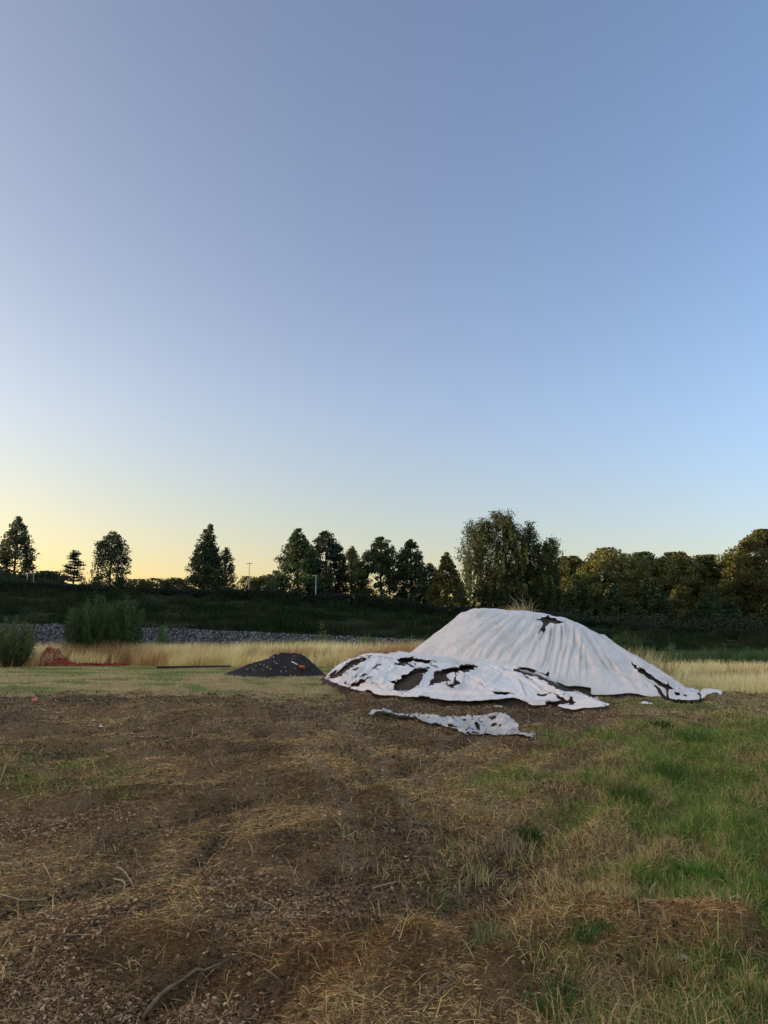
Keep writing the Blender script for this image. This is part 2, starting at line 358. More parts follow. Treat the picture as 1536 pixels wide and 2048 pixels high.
# ---------------------------------------------------------------- gravel bank and embankment
GB = [W(p, q, 42) for p, q in ((-700, 1222), (0, 1250), (130, 1251), (500, 1266), (830, 1281), (1390, 1309), (1900, 1322))]
ET = [W(p, q, 62) for p, q in ((0, 1186), (300, 1192), (500, 1203), (900, 1236), (1200, 1258), (1536, 1284), (1900, 1300))]
gbx = np.array([p[0] for p in GB]); gbz = np.array([p[2] for p in GB])
etx = np.array([-150, -90, -60] + [p[0] for p in ET]); etz = np.array([19, 15, 10.5] + [p[2] for p in ET])  # three leftmost heights raised out of view to block the low sun
zg = lambda x: np.maximum(np.interp(x, gbx, gbz), 0.12)
zt = lambda x: np.interp(x, etx, etz)
def emb(x, y):
    a = zg(x); b = zt(x)
    y0 = 45.5 - 3.0*np.maximum(0, -x-44)          # unseen left end of the bank, bent round to shade the field
    t = np.clip((y-y0)/15.5, 0, 1)
    s = a - 0.3 + (b - a + 0.3)*sst(0, 1, t)*0.5 + (b - a + 0.3)*t*0.5
    return s + 0.35*(fbm(x*.3, y*.3, 51)-.5)*sst(0, .3, t)
def grid(x0, x1, nx, ys, fn):
    X, Y = np.meshgrid(np.linspace(x0, x1, nx), ys); Z = fn(X, Y)
    k = np.arange(len(ys)-1)[:, None]*nx; l = np.arange(nx-1)[None]
    return X, Y, Z, np.stack([k+l, k+l+1, k+nx+l+1, k+nx+l], -1).reshape(-1, 4)
X, Y, Z, Q = grid(-220, 160, 700, np.concatenate([np.linspace(44.5, 62, 60), np.linspace(64, 100, 20), np.geomspace(105, 700, 12)]), emb)
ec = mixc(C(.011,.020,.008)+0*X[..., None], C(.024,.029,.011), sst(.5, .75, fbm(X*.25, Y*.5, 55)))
X2, Y2, Z2, Q2 = grid(-220, -43.5, 150, np.linspace(-170, 44.5, 90), emb)  # unseen wing of the bank, added to keep sun off the foreground
V2 = np.stack([X2, Y2, Z2], -1).reshape(-1, 3); c2 = V2[Q2].mean(1); Q2 = Q2[c2[:, 1] > 44.0 - 3.0*np.maximum(0, -c2[:, 0]-44)]
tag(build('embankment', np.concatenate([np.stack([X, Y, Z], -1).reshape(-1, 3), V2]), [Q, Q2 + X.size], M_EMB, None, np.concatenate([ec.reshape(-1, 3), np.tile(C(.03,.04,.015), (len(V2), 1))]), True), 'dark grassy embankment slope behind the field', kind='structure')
def gravz(x, y):
    t = np.clip((y-37.6)/(42-37.6), 0, 1)
    return -0.1 + (zg(x)+0.1)*t + 0.10*(fbm(x*1.5, y*1.5, 61)-.5) * (t > 0)
X, Y, Z, Q = grid(-44, 60, 800, np.linspace(37.4, 46, 70), gravz)
tag(build('gravel_bank', np.stack([X, Y, Z], -1).reshape(-1, 3), [Q], M_GRAVEL, None, None, True), 'bank of grey ballast gravel below the embankment', kind='structure')
rng = np.random.default_rng(5)
mb = MB(); n = 42000
x = rng.uniform(-30, 26, n); y = 37.8 + 4.6*rng.random(n)**0.8
s = rng.uniform(.03, .075, n); c = np.stack([x, y, gravz(x, y) + s*.3], -1)
oc = np.array([[1,0,0],[-1,0,0],[0,1,0],[0,-1,0],[0,0,1],[0,0,-1]], float)
V = c[:, None, :] + oc[None]*s[:, None, None]*rng.uniform(.6, 1.3, (n, 6, 1)) + rng.normal(size=(n, 6, 3))*s[:, None, None]*.15
k = np.arange(n)[:, None, None]*6
T = (k + np.array([[0,2,4],[2,1,4],[1,3,4],[3,0,4],[2,0,5],[1,2,5],[3,1,5],[0,3,5]])[None]).reshape(-1, 3)
gcol = (0.022 + 0.24*rng.random(n)**2.8)[:, None]*C(1, .98, 1.0)
mb.add(V.reshape(-1, 3), [T], np.repeat(gcol, 6, axis=0))
tag(mb.build('gravel', M_STONE), 'loose grey ballast stones covering the bank', 'gravel', kind='stuff')

# ---------------------------------------------------------------- ground litter: straw, chips, grass
def scatter(n, d0, d1, k, rng, half=41):
    "points in front of the camera, density falling as d^-k"
    u = rng.random(n); e = 2-k
    d = (d0**e + u*(d1**e - d0**e))**(1/e) if abs(e) > 1e-3 else d0*(d1/d0)**u
    a = np.radians(rng.uniform(-half, half, n))
    return d*np.tan(a), d
def jit(c, n, rng, a=0.25, hue=0.045):
    return np.clip(c * rng.uniform(1-a, 1+a, (n, 1)) * (1 + rng.normal(size=(n, 3))*hue), 0.004, 0.9)
HEAP_CLEAR = []   # filled below: functions telling where heaps stand
def on_heap(x, y):
    r = np.zeros(len(x), bool)
    for f in HEAP_CLEAR: r |= f(x, y) > 0.03
    return r

# heaps as height fields (world), defined from ridge and foot lines
class Heap:
    def __init__(s, ridge, front, back=3.0, power=1.4, zmin=0.0):
        P = np.array([W(*r) for r in ridge]); s.P = P
        o = np.argsort(P[:, 0]); s.rx = P[o, 0]; s.ry = P[o, 1]; s.rz = np.maximum(P[o, 2], 0)
        f = np.array(front); s.fx = f[:, 0]; s.fy = f[:, 1]; s.back = back; s.pw = power
        s.x0 = s.rx[0]; s.x1 = s.rx[-1]
    def st(s, x, y):
        yr = np.interp(x, s.rx, s.ry); yf = np.interp(x, s.fx, s.fy); R = np.interp(x, s.rx, s.rz)
        R = R * sst(0, 0.25, x - s.x0) * sst(0, 0.2, s.x1 - x) if False else R
        t = np.where(y <= yr, (y-yf)/np.maximum(yr-yf, .3), (yr + s.back*np.clip(R, .15, 2)/1.6 - y)/(s.back*np.clip(R, .15, 2)/1.6))
        return np.clip(t, 0, 1), R
    def z(s, x, y):
        t, R = s.st(x, y)
        inside = (x > s.x0) & (x < s.x1)
        return np.where(inside, R*(1-(1-t)**s.pw), 0)
big = Heap([(786,1345,22.6),(800,1325,22.5),(815,1312,22.5),(870,1268,22.3),(900,1245,22.1),(925,1228,22),(945,1221,21.8),(970,1219,21.6),(1010,1222,21.5),(1060,1227,21.4),(1100,1232,21.2),(1150,1247,20.9),(1200,1274,20.5),(1250,1305,19.9),(1300,1338,19.2),(1350,1372,18.4),(1390,1388,17.8),(1445,1403,17.2)],
           [(0, 20.5), (2, 18.6), (4, 17.9), (5, 17.6), (6, 17.2), (7, 16.9), (8.3, 16.6)], 3.2, 1.45)
low = Heap([(630,1366,23.5),(655,1352,23.2),(680,1334,22.9),(700,1323,22.6),(740,1313,22.1),(790,1314,21.3),(830,1317,20.7),(880,1324,20.0),(930,1329,19.4),(980,1334,18.8),(1020,1339,18.2),(1060,1345,17.5),(1090,1356,16.9),(1115,1370,16.3),(1150,1384,15.7),(1195,1400,15.0),(1235,1432,14.3)],
           [(-2.2, 23.0), (-1.9, 22.0), (-1.4, 20.2), (-1.1, 19.2), (0, 17.4), (.9, 16.4), (1.85, 15.8), (2.8, 15.2), (3.3, 14.9), (4, 14.2), (4.7, 14.0)], 2.0, 1.7)
HEAP_CLEAR += [lambda x, y: big.z(x, y), lambda x, y: low.z(x, y)]

def place(x, y): return np.stack([x, y, gz(x, y)], -1)
def litter(name, n, d0, d1, k, keep, length, width, elev, colfn, seed, mat, label, cat, droop=0.15, wd=0.0, lift=0.008, dirbias=None, clump=False):
    rng = np.random.default_rng(seed)
    n = int(n*1.28); x, y = scatter(n, d0, d1, k, rng); m = masks(x, y)
    kp = rng.random(n) < keep(m, x, y); kp &= ~on_heap(x, y)
    x = x[kp]; y = y[kp]; m = {a: b[kp] for a, b in m.items()}; n = len(x)
    b = place(x, y); b[:, 2] += lift*rng.random(n)**2
    el = np.radians(rng.normal(elev[0], elev[1], n)); az = rng.uniform(0, 2*pi, n)
    if dirbias is not None: az = np.where(rng.random(n) < dirbias[1], rng.normal(dirbias[0], .5, n) + pi*(rng.random(n) < .5), az)
    dv = np.stack([np.cos(el)*np.cos(az), np.cos(el)*np.sin(az), np.sin(el)], -1)
    L = rng.uniform(*length, n)*rng.uniform(.6, 1.3, n)*((.45 + 1.3*fbm(x*3.1, y*3.1, 131, 2)) if clump else 1); Wd = np.maximum(rng.uniform(*width, n), y*wd)
    if callable(lift_scale := None): pass
    mbx = MB(); blades(mbx, b, dv, L, Wd, droop, colfn(m, n, rng, x, y), rng)
    o = mbx.build(name, mat); tag(o, label, cat, kind='stuff'); return o
def straw_col(m, n, rng, x, y):
    p = rng.random((n, 1)); c = np.where(p < .36, C(.065,.045,.026), np.where(p < .80, C(.18,.125,.065), C(.38,.30,.17)))
    t = sst(.4, .62, m['n1'])[:, None]
    c = c*(0.5+0.95*t); c = c*(1-.45*m['soil'][:, None]) + C(.03,.008,0)*m['hay'][:, None]
    return jit(c*C(1.75, 1.6, 1.3), n, rng, .3)
# lying straw everywhere on the brown ground
litter('straw', 620000, 2.6, 19, 1.25, lambda m, x, y: (0.25 + 0.75*np.clip(m['hay']+sst(.4, .6, m['n2']), 0, 1))*(1-.7*m['rut'])*(1-.8*m['soil'])*(1-.65*m['chips'])*(1-.55*m['green'])*(1-.5*m['lawn']),
       (.025, .085), (.0016, .0030), (2, 10), straw_col, 101, M_STRAW, 'brown and tan straw scattered over the field', 'straw', .12, .00045, .02, (radians(35), .35))
litter('straw_fibre', 520000, 2.6, 11, 1.5, lambda m, x, y: (0.35 + 0.65*np.clip(m['hay']+sst(.42, .6, m['n2']), 0, 1))*(1-.6*m['rut'])*(1-.75*m['soil'])*(1-.75*m['chips'])*(1-.6*m['green']),
       (.015, .05), (.0016, .0028), (4, 16), lambda m, n, r, x, y: straw_col(m, n, r, x, y)*C(1.1, 1.0, .85), 106, M_STRAW, 'fine matted brown fibres of chopped straw between the longer straw', 'straw', .12, .0004, .015)
# coarse longer stalks
litter('dry_stalk_litter', 3200, 2.8, 13, 1.3, lambda m, x, y: (.25 + .75*blob(m['px'], m['py'], 180, 1750, 330, 70) + .5*m['hay'])*(1-.7*m['green']),
       (.08, .26), (.0035, .006), (2, 7), lambda m, n, r, x, y: jit(C(.32,.25,.15), n, r, .5), 102, M_STRAW, 'pale broken stalks lying on the straw', 'stalks', .1, .0005, .03)
# short dry stubble on the right and between
def dry_col(m, n, rng, x, y):
    p = rng.random((n, 1)); c = np.where(p < .5, C(.24,.18,.09), np.where(p < .8, C(.36,.29,.15), C(.10,.10,.04)))
    return jit(c*C(1.75, 1.65, 1.45), n, rng, .3)
litter('dry_grass', 260000, 2.6, 18, 1.35, lambda m, x, y: np.clip(m['green']*(1-.6*m['lush'])*.95 + .05 + .25*m['leftg'] + .3*blob(m['px'], m['py'], 860, 1720, 150, 110)*(m['n2'] > .5), 0, 1)*(1-.8*m['soil'])*(1-m['lawn']),
       (.05, .13), (.003, .005), (50, 24), dry_col, 103, M_BLADE, 'dry tan grass stubble among the green', 'grass', .35, .0005, clump=True)
def green_col(m, n, rng, x, y):
    p = rng.random((n, 1)); c = np.where(p < .55, C(.064,.105,.026), np.where(p < .85, C(.105,.155,.040), C(.26,.22,.10)))
    t = (0.45 + .6*m['n3'] + .55*fbm(x*4, y*4, 137, 2))[:, None]
    return jit(c*t*C(1.65, 1.85, 1.2), n, rng, .3)
litter('green_grass', 420000, 2.6, 17, 1.3, lambda m, x, y: np.clip(m['lush']*1.1 + .12*m['green'] + .5*m['leftg'], 0, 1)*(.10+.90*sst(.42, .60, fbm(x*2.7, y*2.7, 133, 3) + .10*(m['px'] > 1250))),
       (.05, .135), (.0030, .0052), (60, 18), green_col, 104, M_BLADE, 'lush green grass on the right of the field', 'grass', .4, .0005, clump=True)
# far lawn tufts
litter('lawn_grass', 120000, 14, 33, 1.0, lambda m, x, y: np.clip(m['lawn'] + m['farR']*.8, 0, 1),
       (.04, .09), (.010, .016), (50, 22), lambda m, n, r, x, y: jit(mixc(C(.50,.41,.21)+0*x[:, None], C(.21,.25,.08), sst(.44, .58, fbm(x*.5, y*1.5, 41))), n, r, .3), 105, M_BLADE, 'short patchy lawn between the tilled strip and the tall grass', 'grass', .3)
# chips
rng = np.random.default_rng(110)
x, y = scatter(240000, 2.6, 9, 1.3, rng); m = masks(x, y); kp = rng.random(len(x)) < np.clip(m['chips'] + .07*(1-m['green']) , 0, 1)*(1-.6*m['hay']); x = x[kp]; y = y[kp]; n = len(x)
c = place(x, y); c[:, 2] += .012*rng.random(n) + .002
a = rng.normal(size=(n, 3))*[1, 1, .35]; a /= np.linalg.norm(a, axis=1)[:, None]
b = np.cross(a, rng.normal(size=(n, 3))*.5 + [0, 0, 1.]); b /= np.linalg.norm(b, axis=1)[:, None]; d = np.cross(a, b)
s = rng.uniform(.005, .015, (n, 1)); A_ = a*s; B_ = b*s*rng.uniform(.25, .6, (n, 1)); D_ = d*rng.uniform(.001, .003, (n, 1))
V = np.stack([c-A_-B_-D_, c+A_*.9-B_-D_, c+A_+B_*.8-D_, c-A_*.8+B_-D_, c-A_-B_+D_, c+A_*.9-B_+D_, c+A_+B_*.8+D_, c-A_*.8+B_+D_], 1).reshape(-1, 3)
p = rng.random((n, 1)); cc = np.where(p < .5, C(.15,.085,.042), np.where(p < .86, C(.27,.16,.082), C(.50,.36,.22)))
cc = jit(cc, n, rng, .35); k = np.arange(n)[:, None, None]*8
Q = (k + np.array([[0,3,2,1],[4,5,6,7],[0,1,5,4],[1,2,6,5],[2,3,7,6],[3,0,4,7]])[None]).reshape(-1, 4)
mb = MB(); mb.add(V, [Q], np.repeat(cc, 8, axis=0)); tag(mb.build('wood_chips', M_CHIP), 'reddish brown wood chips strewn at the lower left', 'wood chips', kind='stuff')
# crumbs of soil
rng = np.random.default_rng(111)
x, y = scatter(115000, 2.6, 20, 1.3, rng); m = masks(x, y); kp = (rng.random(len(x)) < m['soil']*.9+.04) & ~on_heap(x, y); x = x[kp]; y = y[kp]; n = len(x)
s = rng.uniform(.006, .016, n)*(1 + y*.06); c = place(x, y); V = c[:, None, :] + oc[None]*s[:, None, None]*rng.uniform(.5, 1.2, (n, 6, 1)); k = np.arange(n)[:, None, None]*6
T = (k + np.array([[0,2,4],[2,1,4],[1,3,4],[3,0,4],[2,0,5],[1,2,5],[3,1,5],[0,3,5]])[None]).reshape(-1, 3)
mb = MB(); mb.add(V.reshape(-1, 3), [T], np.repeat(jit(C(.045,.034,.026), n, rng, .4), 6, axis=0)); tag(mb.build('soil_crumbs', M_CHIP), 'dark crumbs of bare soil on the tilled strips', 'soil', kind='stuff')

# ---------------------------------------------------------------- tall golden grass and weeds
def front_line(x): return np.interp(x, [-16, -13, -2, 2.5, 5.5, 7.5, 9, 12, 18], [33.6, 33.8, 32.0, 30.0, 26, 21.5, 19.2, 18.2, 17.2])
def tall(name, n, seed, x0, x1, yb, hfn, colfn, label, width=(.011, .02), lean=(.18, .0)):
    rng = np.random.default_rng(seed)
    x = rng.uniform(x0, x1, n); f = front_line(x); y = f + (yb(x) - f)*rng.random(n)**1.1
    y += (fbm(x*.8, x*0, 71)-.5)*1.6
    b = np.stack([x, y, 0*x], -1); h = hfn(x, y)*rng.uniform(.6, 1.15, n)*(.75+.5*fbm(x*.6, y*.6, 73)) * (.55+.45*sst(0, .8, y-f))
    dv = np.stack([lean[0] + rng.normal(0, .13, n), rng.normal(0, .13, n), np.ones(n)], -1); dv /= np.linalg.norm(dv, axis=1)[:, None]
    mb = MB(); blades(mb, b, dv, h, rng.uniform(*width, n), .25, colfn(n, rng, x, y), rng)
    return tag(mb.build(name, M_BLADE), label, 'grass', kind='stuff')
def gold(n, rng, x, y):
    c = mixc(C(.95,.76,.40)+0*x[:, None], C(.50,.31,.14), sst(.5, .66, fbm(x*.25, y*.9, 75)))
    c = mixc(c, C(.24,.27,.09), sst(.62, .75, fbm(x*.5, y*.5, 77))*.6)
    return jit(c, n, rng, .28, .05)
tall('tall_dry_grass', 52000, 201, -20, 8.5, lambda x: 37.6+0*x, lambda x, y: 1.16+0*x, gold, 'tall golden dry grass in a strip below the gravel bank')
tall('tall_dry_grass', 42000, 202, 6.5, 19, lambda x: 27.5+0*x, lambda x, y: .56+0*x, gold, 'shorter golden grass to the right of the white heap', (.008, .014), (.04, 0))
# weeds on the far side of the right-hand grass
rng = np.random.default_rng(205)
n = 30000; x = rng.uniform(5, 30, n); y = rng.uniform(27.5, 38, n)
kk = fbm(x*.5, y*.5, 81) > .40; x = x[kk]; y = y[kk]; n = len(x)
h = rng.uniform(.35, .95, n)*(.5+.9*fbm(x*.7, y*.4, 83))*sst(4, 12, x)**.3
dv = np.stack([rng.normal(0, .25, n), rng.normal(0, .25, n), np.ones(n)], -1); dv /= np.linalg.norm(dv, axis=1)[:, None]
mb = MB(); blades(mb, np.stack([x, y, 0*x], -1), dv, h, rng.uniform(.015, .03, n), .3, jit(C(.075,.11,.038), n, rng, .4), rng)
tag(mb.build('green_weeds', M_BLADE), 'rank green weeds behind the golden grass on the right', 'weeds', kind='stuff')
# embankment herbage
rng = np.random.default_rng(206)
n = 90000; x = rng.uniform(-38, 40, n); y = 45 + 17*rng.random(n)
dv = np.stack([rng.normal(0, .3, n), rng.normal(-.15, .3, n), np.ones(n)], -1); dv /= np.linalg.norm(dv, axis=1)[:, None]
h = rng.uniform(.12, .45, n)*(.2 + 2.6*sst(.35, .8, fbm(x*.5, y*.9, 87)))
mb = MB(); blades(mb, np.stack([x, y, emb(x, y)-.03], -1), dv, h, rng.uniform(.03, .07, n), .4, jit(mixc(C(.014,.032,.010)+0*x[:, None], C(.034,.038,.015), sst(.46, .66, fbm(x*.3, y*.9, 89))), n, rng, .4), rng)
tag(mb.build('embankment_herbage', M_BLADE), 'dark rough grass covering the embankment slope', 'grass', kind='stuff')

# ---------------------------------------------------------------- heaps and covers
def in_poly(px, py, P):
    P = np.asarray(P, float); r = np.zeros(px.shape, bool); j = len(P)-1
    for i in range(len(P)):
        xi, yi = P[i]; xj, yj = P[j]
        c = ((yi > py) != (yj > py)) & (px < (xj-xi)*(py-yi)/((yj-yi) or 1e-9) + xi)
        r ^= c; j = i
    return r
def cover(name, zf, x0, x1, y0, y1, res, keepfn, mat, parent=None, smooth_it=0, solid=0.006, lift=0.0):
    nx = int((x1-x0)/res); ny = int((y1-y0)/res)
    X, Y = np.meshgrid(np.linspace(x0, x1, nx), np.linspace(y0, y1, ny)); Z = zf(X, Y)
    k = np.arange(ny-1)[:, None]*nx; l = np.arange(nx-1)[None]
    Q = np.stack([k+l, k+l+1, k+nx+l+1, k+nx+l], -1).reshape(-1, 4)
    V = np.stack([X, Y, Z], -1).reshape(-1, 3)
    c = V[Q].mean(1); keep = keepfn(c[:, 0], c[:, 1], c[:, 2]); Q = Q[keep]
    E = np.concatenate([Q[:, [0, 1]], Q[:, [1, 2]], Q[:, [2, 3]], Q[:, [3, 0]]]); Es = np.sort(E, 1)
    key = Es[:, 0].astype(np.int64)*len(V) + Es[:, 1]; uk, cnt = np.unique(key, return_counts=True); bk_ = uk[cnt == 1]
    e0, e1 = (bk_ // len(V)).astype(int), (bk_ % len(V)).astype(int)
    for it in range(smooth_it):                      # relax the cut edge so that it does not follow the grid
        S = np.zeros_like(V); n_ = np.zeros(len(V)); np.add.at(S, e0, V[e1]); np.add.at(S, e1, V[e0]); np.add.at(n_, e0, 1); np.add.at(n_, e1, 1)
        k_ = n_ > 0; V[k_] = .45*V[k_] + .55*S[k_]/n_[k_][:, None]
    if lift:
        k_ = np.zeros(len(V), bool); k_[e0] = True; k_[e1] = True; q_ = k_ & (V[:, 2] > .12)
        V[q_, 2] += lift*np.maximum(0, fbm(V[q_, 0]*3, V[q_, 1]*3, 77, 2)-.35)*2
    used = np.unique(Q); mp = np.full(len(V), -1); mp[used] = np.arange(len(used))
    o = build(name, V[used], [mp[Q]], mat, parent, None, True)
    if solid:
        md = o.modifiers.new('thickness', 'SOLIDIFY'); md.thickness = solid; md.offset = 1
    return o
def soil_z(heap, amp=.05, seed=91):
    def f(x, y):
        z = heap.z(x, y)
        return np.where(z > .005, z + gz(x, y)*.5 + amp*(fbm(x*5, y*5, seed)-.5)*np.clip(z*4, 0, 1) + .03*(fbm(x*14, y*14, seed+3)-.5)*np.clip(z*6, 0, 1) - .035, -.15)
    return f
hb = empty('soil_heap', (4, 20, 0), 'large brown soil heap under the white cover', 'soil heap')
def rel(o, e): o.parent = e; o.matrix_parent_inverse = e.matrix_world.inverted(); return o
def attach(o, e):
    "keep world coordinates of the mesh while its parent stands at the base"
    o.parent = e; o.location = tuple(-v for v in e.location)
    return o
attach(cover('soil', soil_z(big), -.6, 8.6, 16.2, 26, .035, lambda x, y, z: z > -.02, M_SOIL, None, solid=0), hb)
hl = empty('soil_heap', (1.5, 18, 0), 'long low soil heap under the torn white sheet in front of the larger heap', 'soil heap')
attach(cover('soil', soil_z(low, .05, 95), -2.6, 4.9, 13.6, 25.5, .03, lambda x, y, z: z > -.02, M_LSOIL, None, solid=0), hl)

def ridged(c, seed, sharp=2.0):
    v = vn(c, c*0, seed); return (1-np.abs(2*v-1))**sharp
def folds(x, y, z, lines):
    "creased pleats: one steep and one gentle flank, along lines running down the slope"
    px, py = PX(x, y, z); h = 0*x; g = 0*x
    px = px + (fbm(x*1.2, y*1.2, 431, 2)-.5)*9 + (fbm(x*5, y*5, 433, 2)-.5)*1.5; vary = .35 + 1.3*fbm(x*1.3, y*1.3, 435, 2)
    for (ax, ay, bx, by, A_, w1, w2) in lines:
        L = math.hypot(bx-ax, by-ay); ux, uy = (bx-ax)/L, (by-ay)/L
        t = ((px-ax)*ux + (py-ay)*uy)/L; d = (px-ax)*(-uy) + (py-ay)*ux
        d = d + 2.5*np.sin(t*2.3 + ax)
        tp_ = sst(-.06, .22, t)*sst(1.12, .8, t); sgn = -1.0 if w1 > w2 else 1.0; w1, w2 = w1*.75, w2*.75; wn = min(w1, w2)
        h = np.maximum(h, 1.15*A_*vary*np.where(d > 0, np.exp(-d/w1), np.exp(d/w2))*tp_)
        g = np.maximum(g, .75*A_*vary*np.exp(-((d-sgn*1.7*wn)/(1.1*wn))**2)*tp_)
    return h - g
BIGF = [(985,1218,835,1318,.07,7,2),(1000,1218,880,1320,.06,6,2),(1022,1226,905,1322,.08,8,2),(1040,1232,935,1324,.06,6,1.8),(1062,1244,990,1327,.07,7,2),(1050,1224,960,1327,.09,8,2),
        (1082,1250,1020,1332,.09,8,2.2),(1092,1262,1050,1337,.07,6,2),(1100,1260,1082,1347,.08,7,1.8),(1108,1254,1095,1350,.06,4,1.6),(1120,1256,1110,1362,.08,6,1.8),(1132,1262,1120,1368,.06,5,1.8),
        (1145,1262,1135,1374,.08,6,1.8),(1158,1270,1163,1374,.07,7,2),(1172,1285,1178,1376,.05,5,2),(1165,1262,1226,1343,.09,2.5,9),(1226,1343,1180,1376,.10,3,5),(1222,1348,1198,1374,.05,2,4),(1185,1270,1245,1352,.05,2,8),
        (1150,1243,1300,1335,.07,2,7),(1226,1343,1330,1396,.06,2,8),(1250,1350,1352,1398,.05,2,6),(950,1236,850,1302,.05,5,2),(935,1232,825,1312,.05,4,2),(1200,1280,1290,1345,.05,2,6),(1075,1232,1010,1290,.05,5,2),
        (1130,1248,1126,1300,.05,4,2),(1200,1300,1205,1380,.04,5,2),(1030,1290,985,1328,.05,4,2)]
LOWF = [(742,1318,690,1374,.06,5,2),(770,1318,712,1376,.07,6,2),(800,1326,745,1384,.05,5,2),(775,1340,765,1388,.04,4,2),(930,1346,905,1395,.05,5,2),(975,1340,1085,1386,.06,2,7),(1000,1338,1135,1402,.07,2,7),
        (935,1352,985,1390,.05,2,5),(1058,1352,1142,1390,.06,2,6),(690,1375,850,1389,.07,2,3),(850,1389,1010,1392,.07,2,3),(850,1345,845,1388,.05,4,2),(880,1372,800,1384,.05,3,2),(1030,1360,1050,1402,.05,4,2),
        (1085,1392,1180,1412,.05,2,4),(1150,1392,1205,1416,.07,2,4),(1012,1345,960,1392,.05,4,2),(720,1330,672,1366,.05,4,2)]
def big_tarp_z(x, y):
    t, R = big.st(x, y); z0 = big.z(x, y)
    dn = 1-t
    xr = 4.7 + (x-4.7)/(1+np.where(x < 4.7, 1.9, .75)*dn) + .10*(fbm(x*1.1, y*1.1, 301)-.5)
    xr = xr + .22*(fbm(xr*1.7, dn*.8, 302, 2)-.5)
    env = sst(.06, .45, dn)*np.clip(z0*3, 0, 1)*.8 + .06
    am = lambda f, sd: sst(.38, .66, fbm(xr*f, dn*1.1, sd, 2))
    f = (.085*ridged(xr*1.9+.3, 305, 3.0)*(.25+am(1.3, 401)) + .055*ridged(xr*4.3, 307, 4.0)*(.1+1.3*am(2.1, 403)) + .034*ridged(xr*8.9+dn*.8, 309, 4.0)*(.1+1.4*am(3.1, 405))
         + .016*ridged(xr*17+dn*1.5, 310, 2.5)*(.1+1.3*am(4.1, 407)) + .02*ridged(xr*6+dn*5.5, 412, 5.0)*am(1.7, 409))
    f = f - .034*ridged(xr*3.1+dn*.5, 421, 7)*am(1.9, 423) - .020*ridged(xr*7.3, 425, 6)*am(2.7, 427)
    amp = 1.0
    # broad sag between the folds and small crumples
    w_ = .09*(fbm(x*1.2, y*1.2, 311)-.5) + .014*(fbm(x*7, y*7, 313, 3)-.5)
    # crumpled gathered part at the right end
    gather = sst(7.1, 7.7, x)*(1-np.clip(z0*2.2, 0, 1))
    cr = .14*(1-np.abs(2*fbm(x*3.4, y*4.5, 315, 3)-1))**1.5*gather + .04*sst(7.2, 7.8, x)
    pc = .10*np.exp(-((x-6.35-(18.2-y)*-.2)/.10)**2)*np.exp(-((y-18.0)/.7)**2)   # a sharp pleat lower right
    return z0 + .05 + folds(x, y, z0, BIGF)*1.0*sst(0, .14, dn) + f*env*amp*1.2 + w_*env + cr + pc + gz(x, y)*.5
def big_keep(x, y, z):
    px, py = PX(x, y, z); wx = px + (fbm(x*6, y*6, 321)-.5)*9; wy = py + (fbm(x*6, y*6, 323)-.5)*7
    t, R = big.st(x, y); yr = np.interp(x, big.rx, big.ry)
    front = y < yr + .25
    out = [(700,1200),(1500,1200),(1500,1405),(1448,1402),(1425,1403),(1401,1402),(1386,1406),(1344,1400),(1300,1393),(1263,1386),(1210,1390),(1181,1390),(1183,1376),(1150,1373),(1132,1373),(1118,1366),(1105,1364),(1099,1360),(1094,1350),(1060,1338),(1020,1332),(960,1332),(940,1338),(700,1420)]
    k = in_poly(px + (fbm(x*4, y*4, 325)-.5)*3, py + (fbm(x*5, y*5, 327)-.5)*3, out)
    for P in ([(1073,1239),(1093,1232),(1106,1236),(1134,1247),(1099,1247),(1091,1255),(1090,1268),(1084,1262),(1078,1269),(1084,1252),(1087,1247)],
              [(1258,1324),(1288,1341),(1311,1357),(1347,1379),(1332,1379),(1300,1360),(1270,1338)],
              [(1305,1369),(1318,1375),(1340,1399),(1332,1397),(1316,1383)],
              [(1345,1383),(1360,1386),(1362,1391),(1350,1391)], [(1366,1390),(1376,1391),(1372,1395)], [(1350,1396),(1362,1398),(1356,1402)],
              [(1093,1347),(1099,1341),(1101,1346),(1097,1352),(1104,1362),(1092,1352)]):
        k &= ~in_poly(wx, wy, P)
    tail = sst(1318, 1350, px)*sst(1352, 1380, py)*(1-sst(1405, 1425, px))
    k &= ~((ridged(x*9-y*5+2*fbm(x*3, y*3, 331), 333, 1) > .985-.22*tail*fbm(x*4, y*4, 335)) & (tail > .2))
    return np.where(front, k, (z > .12)) & (big.z(x, y) > .012)
tb = cover('tarpaulin', big_tarp_z, -.6, 8.55, 16.3, 25.6, .017, big_keep, M_TARP, None, 6, lift=.02)
tag(tb, 'large off-white fleece cover with long folds draped over the big heap', 'tarpaulin')

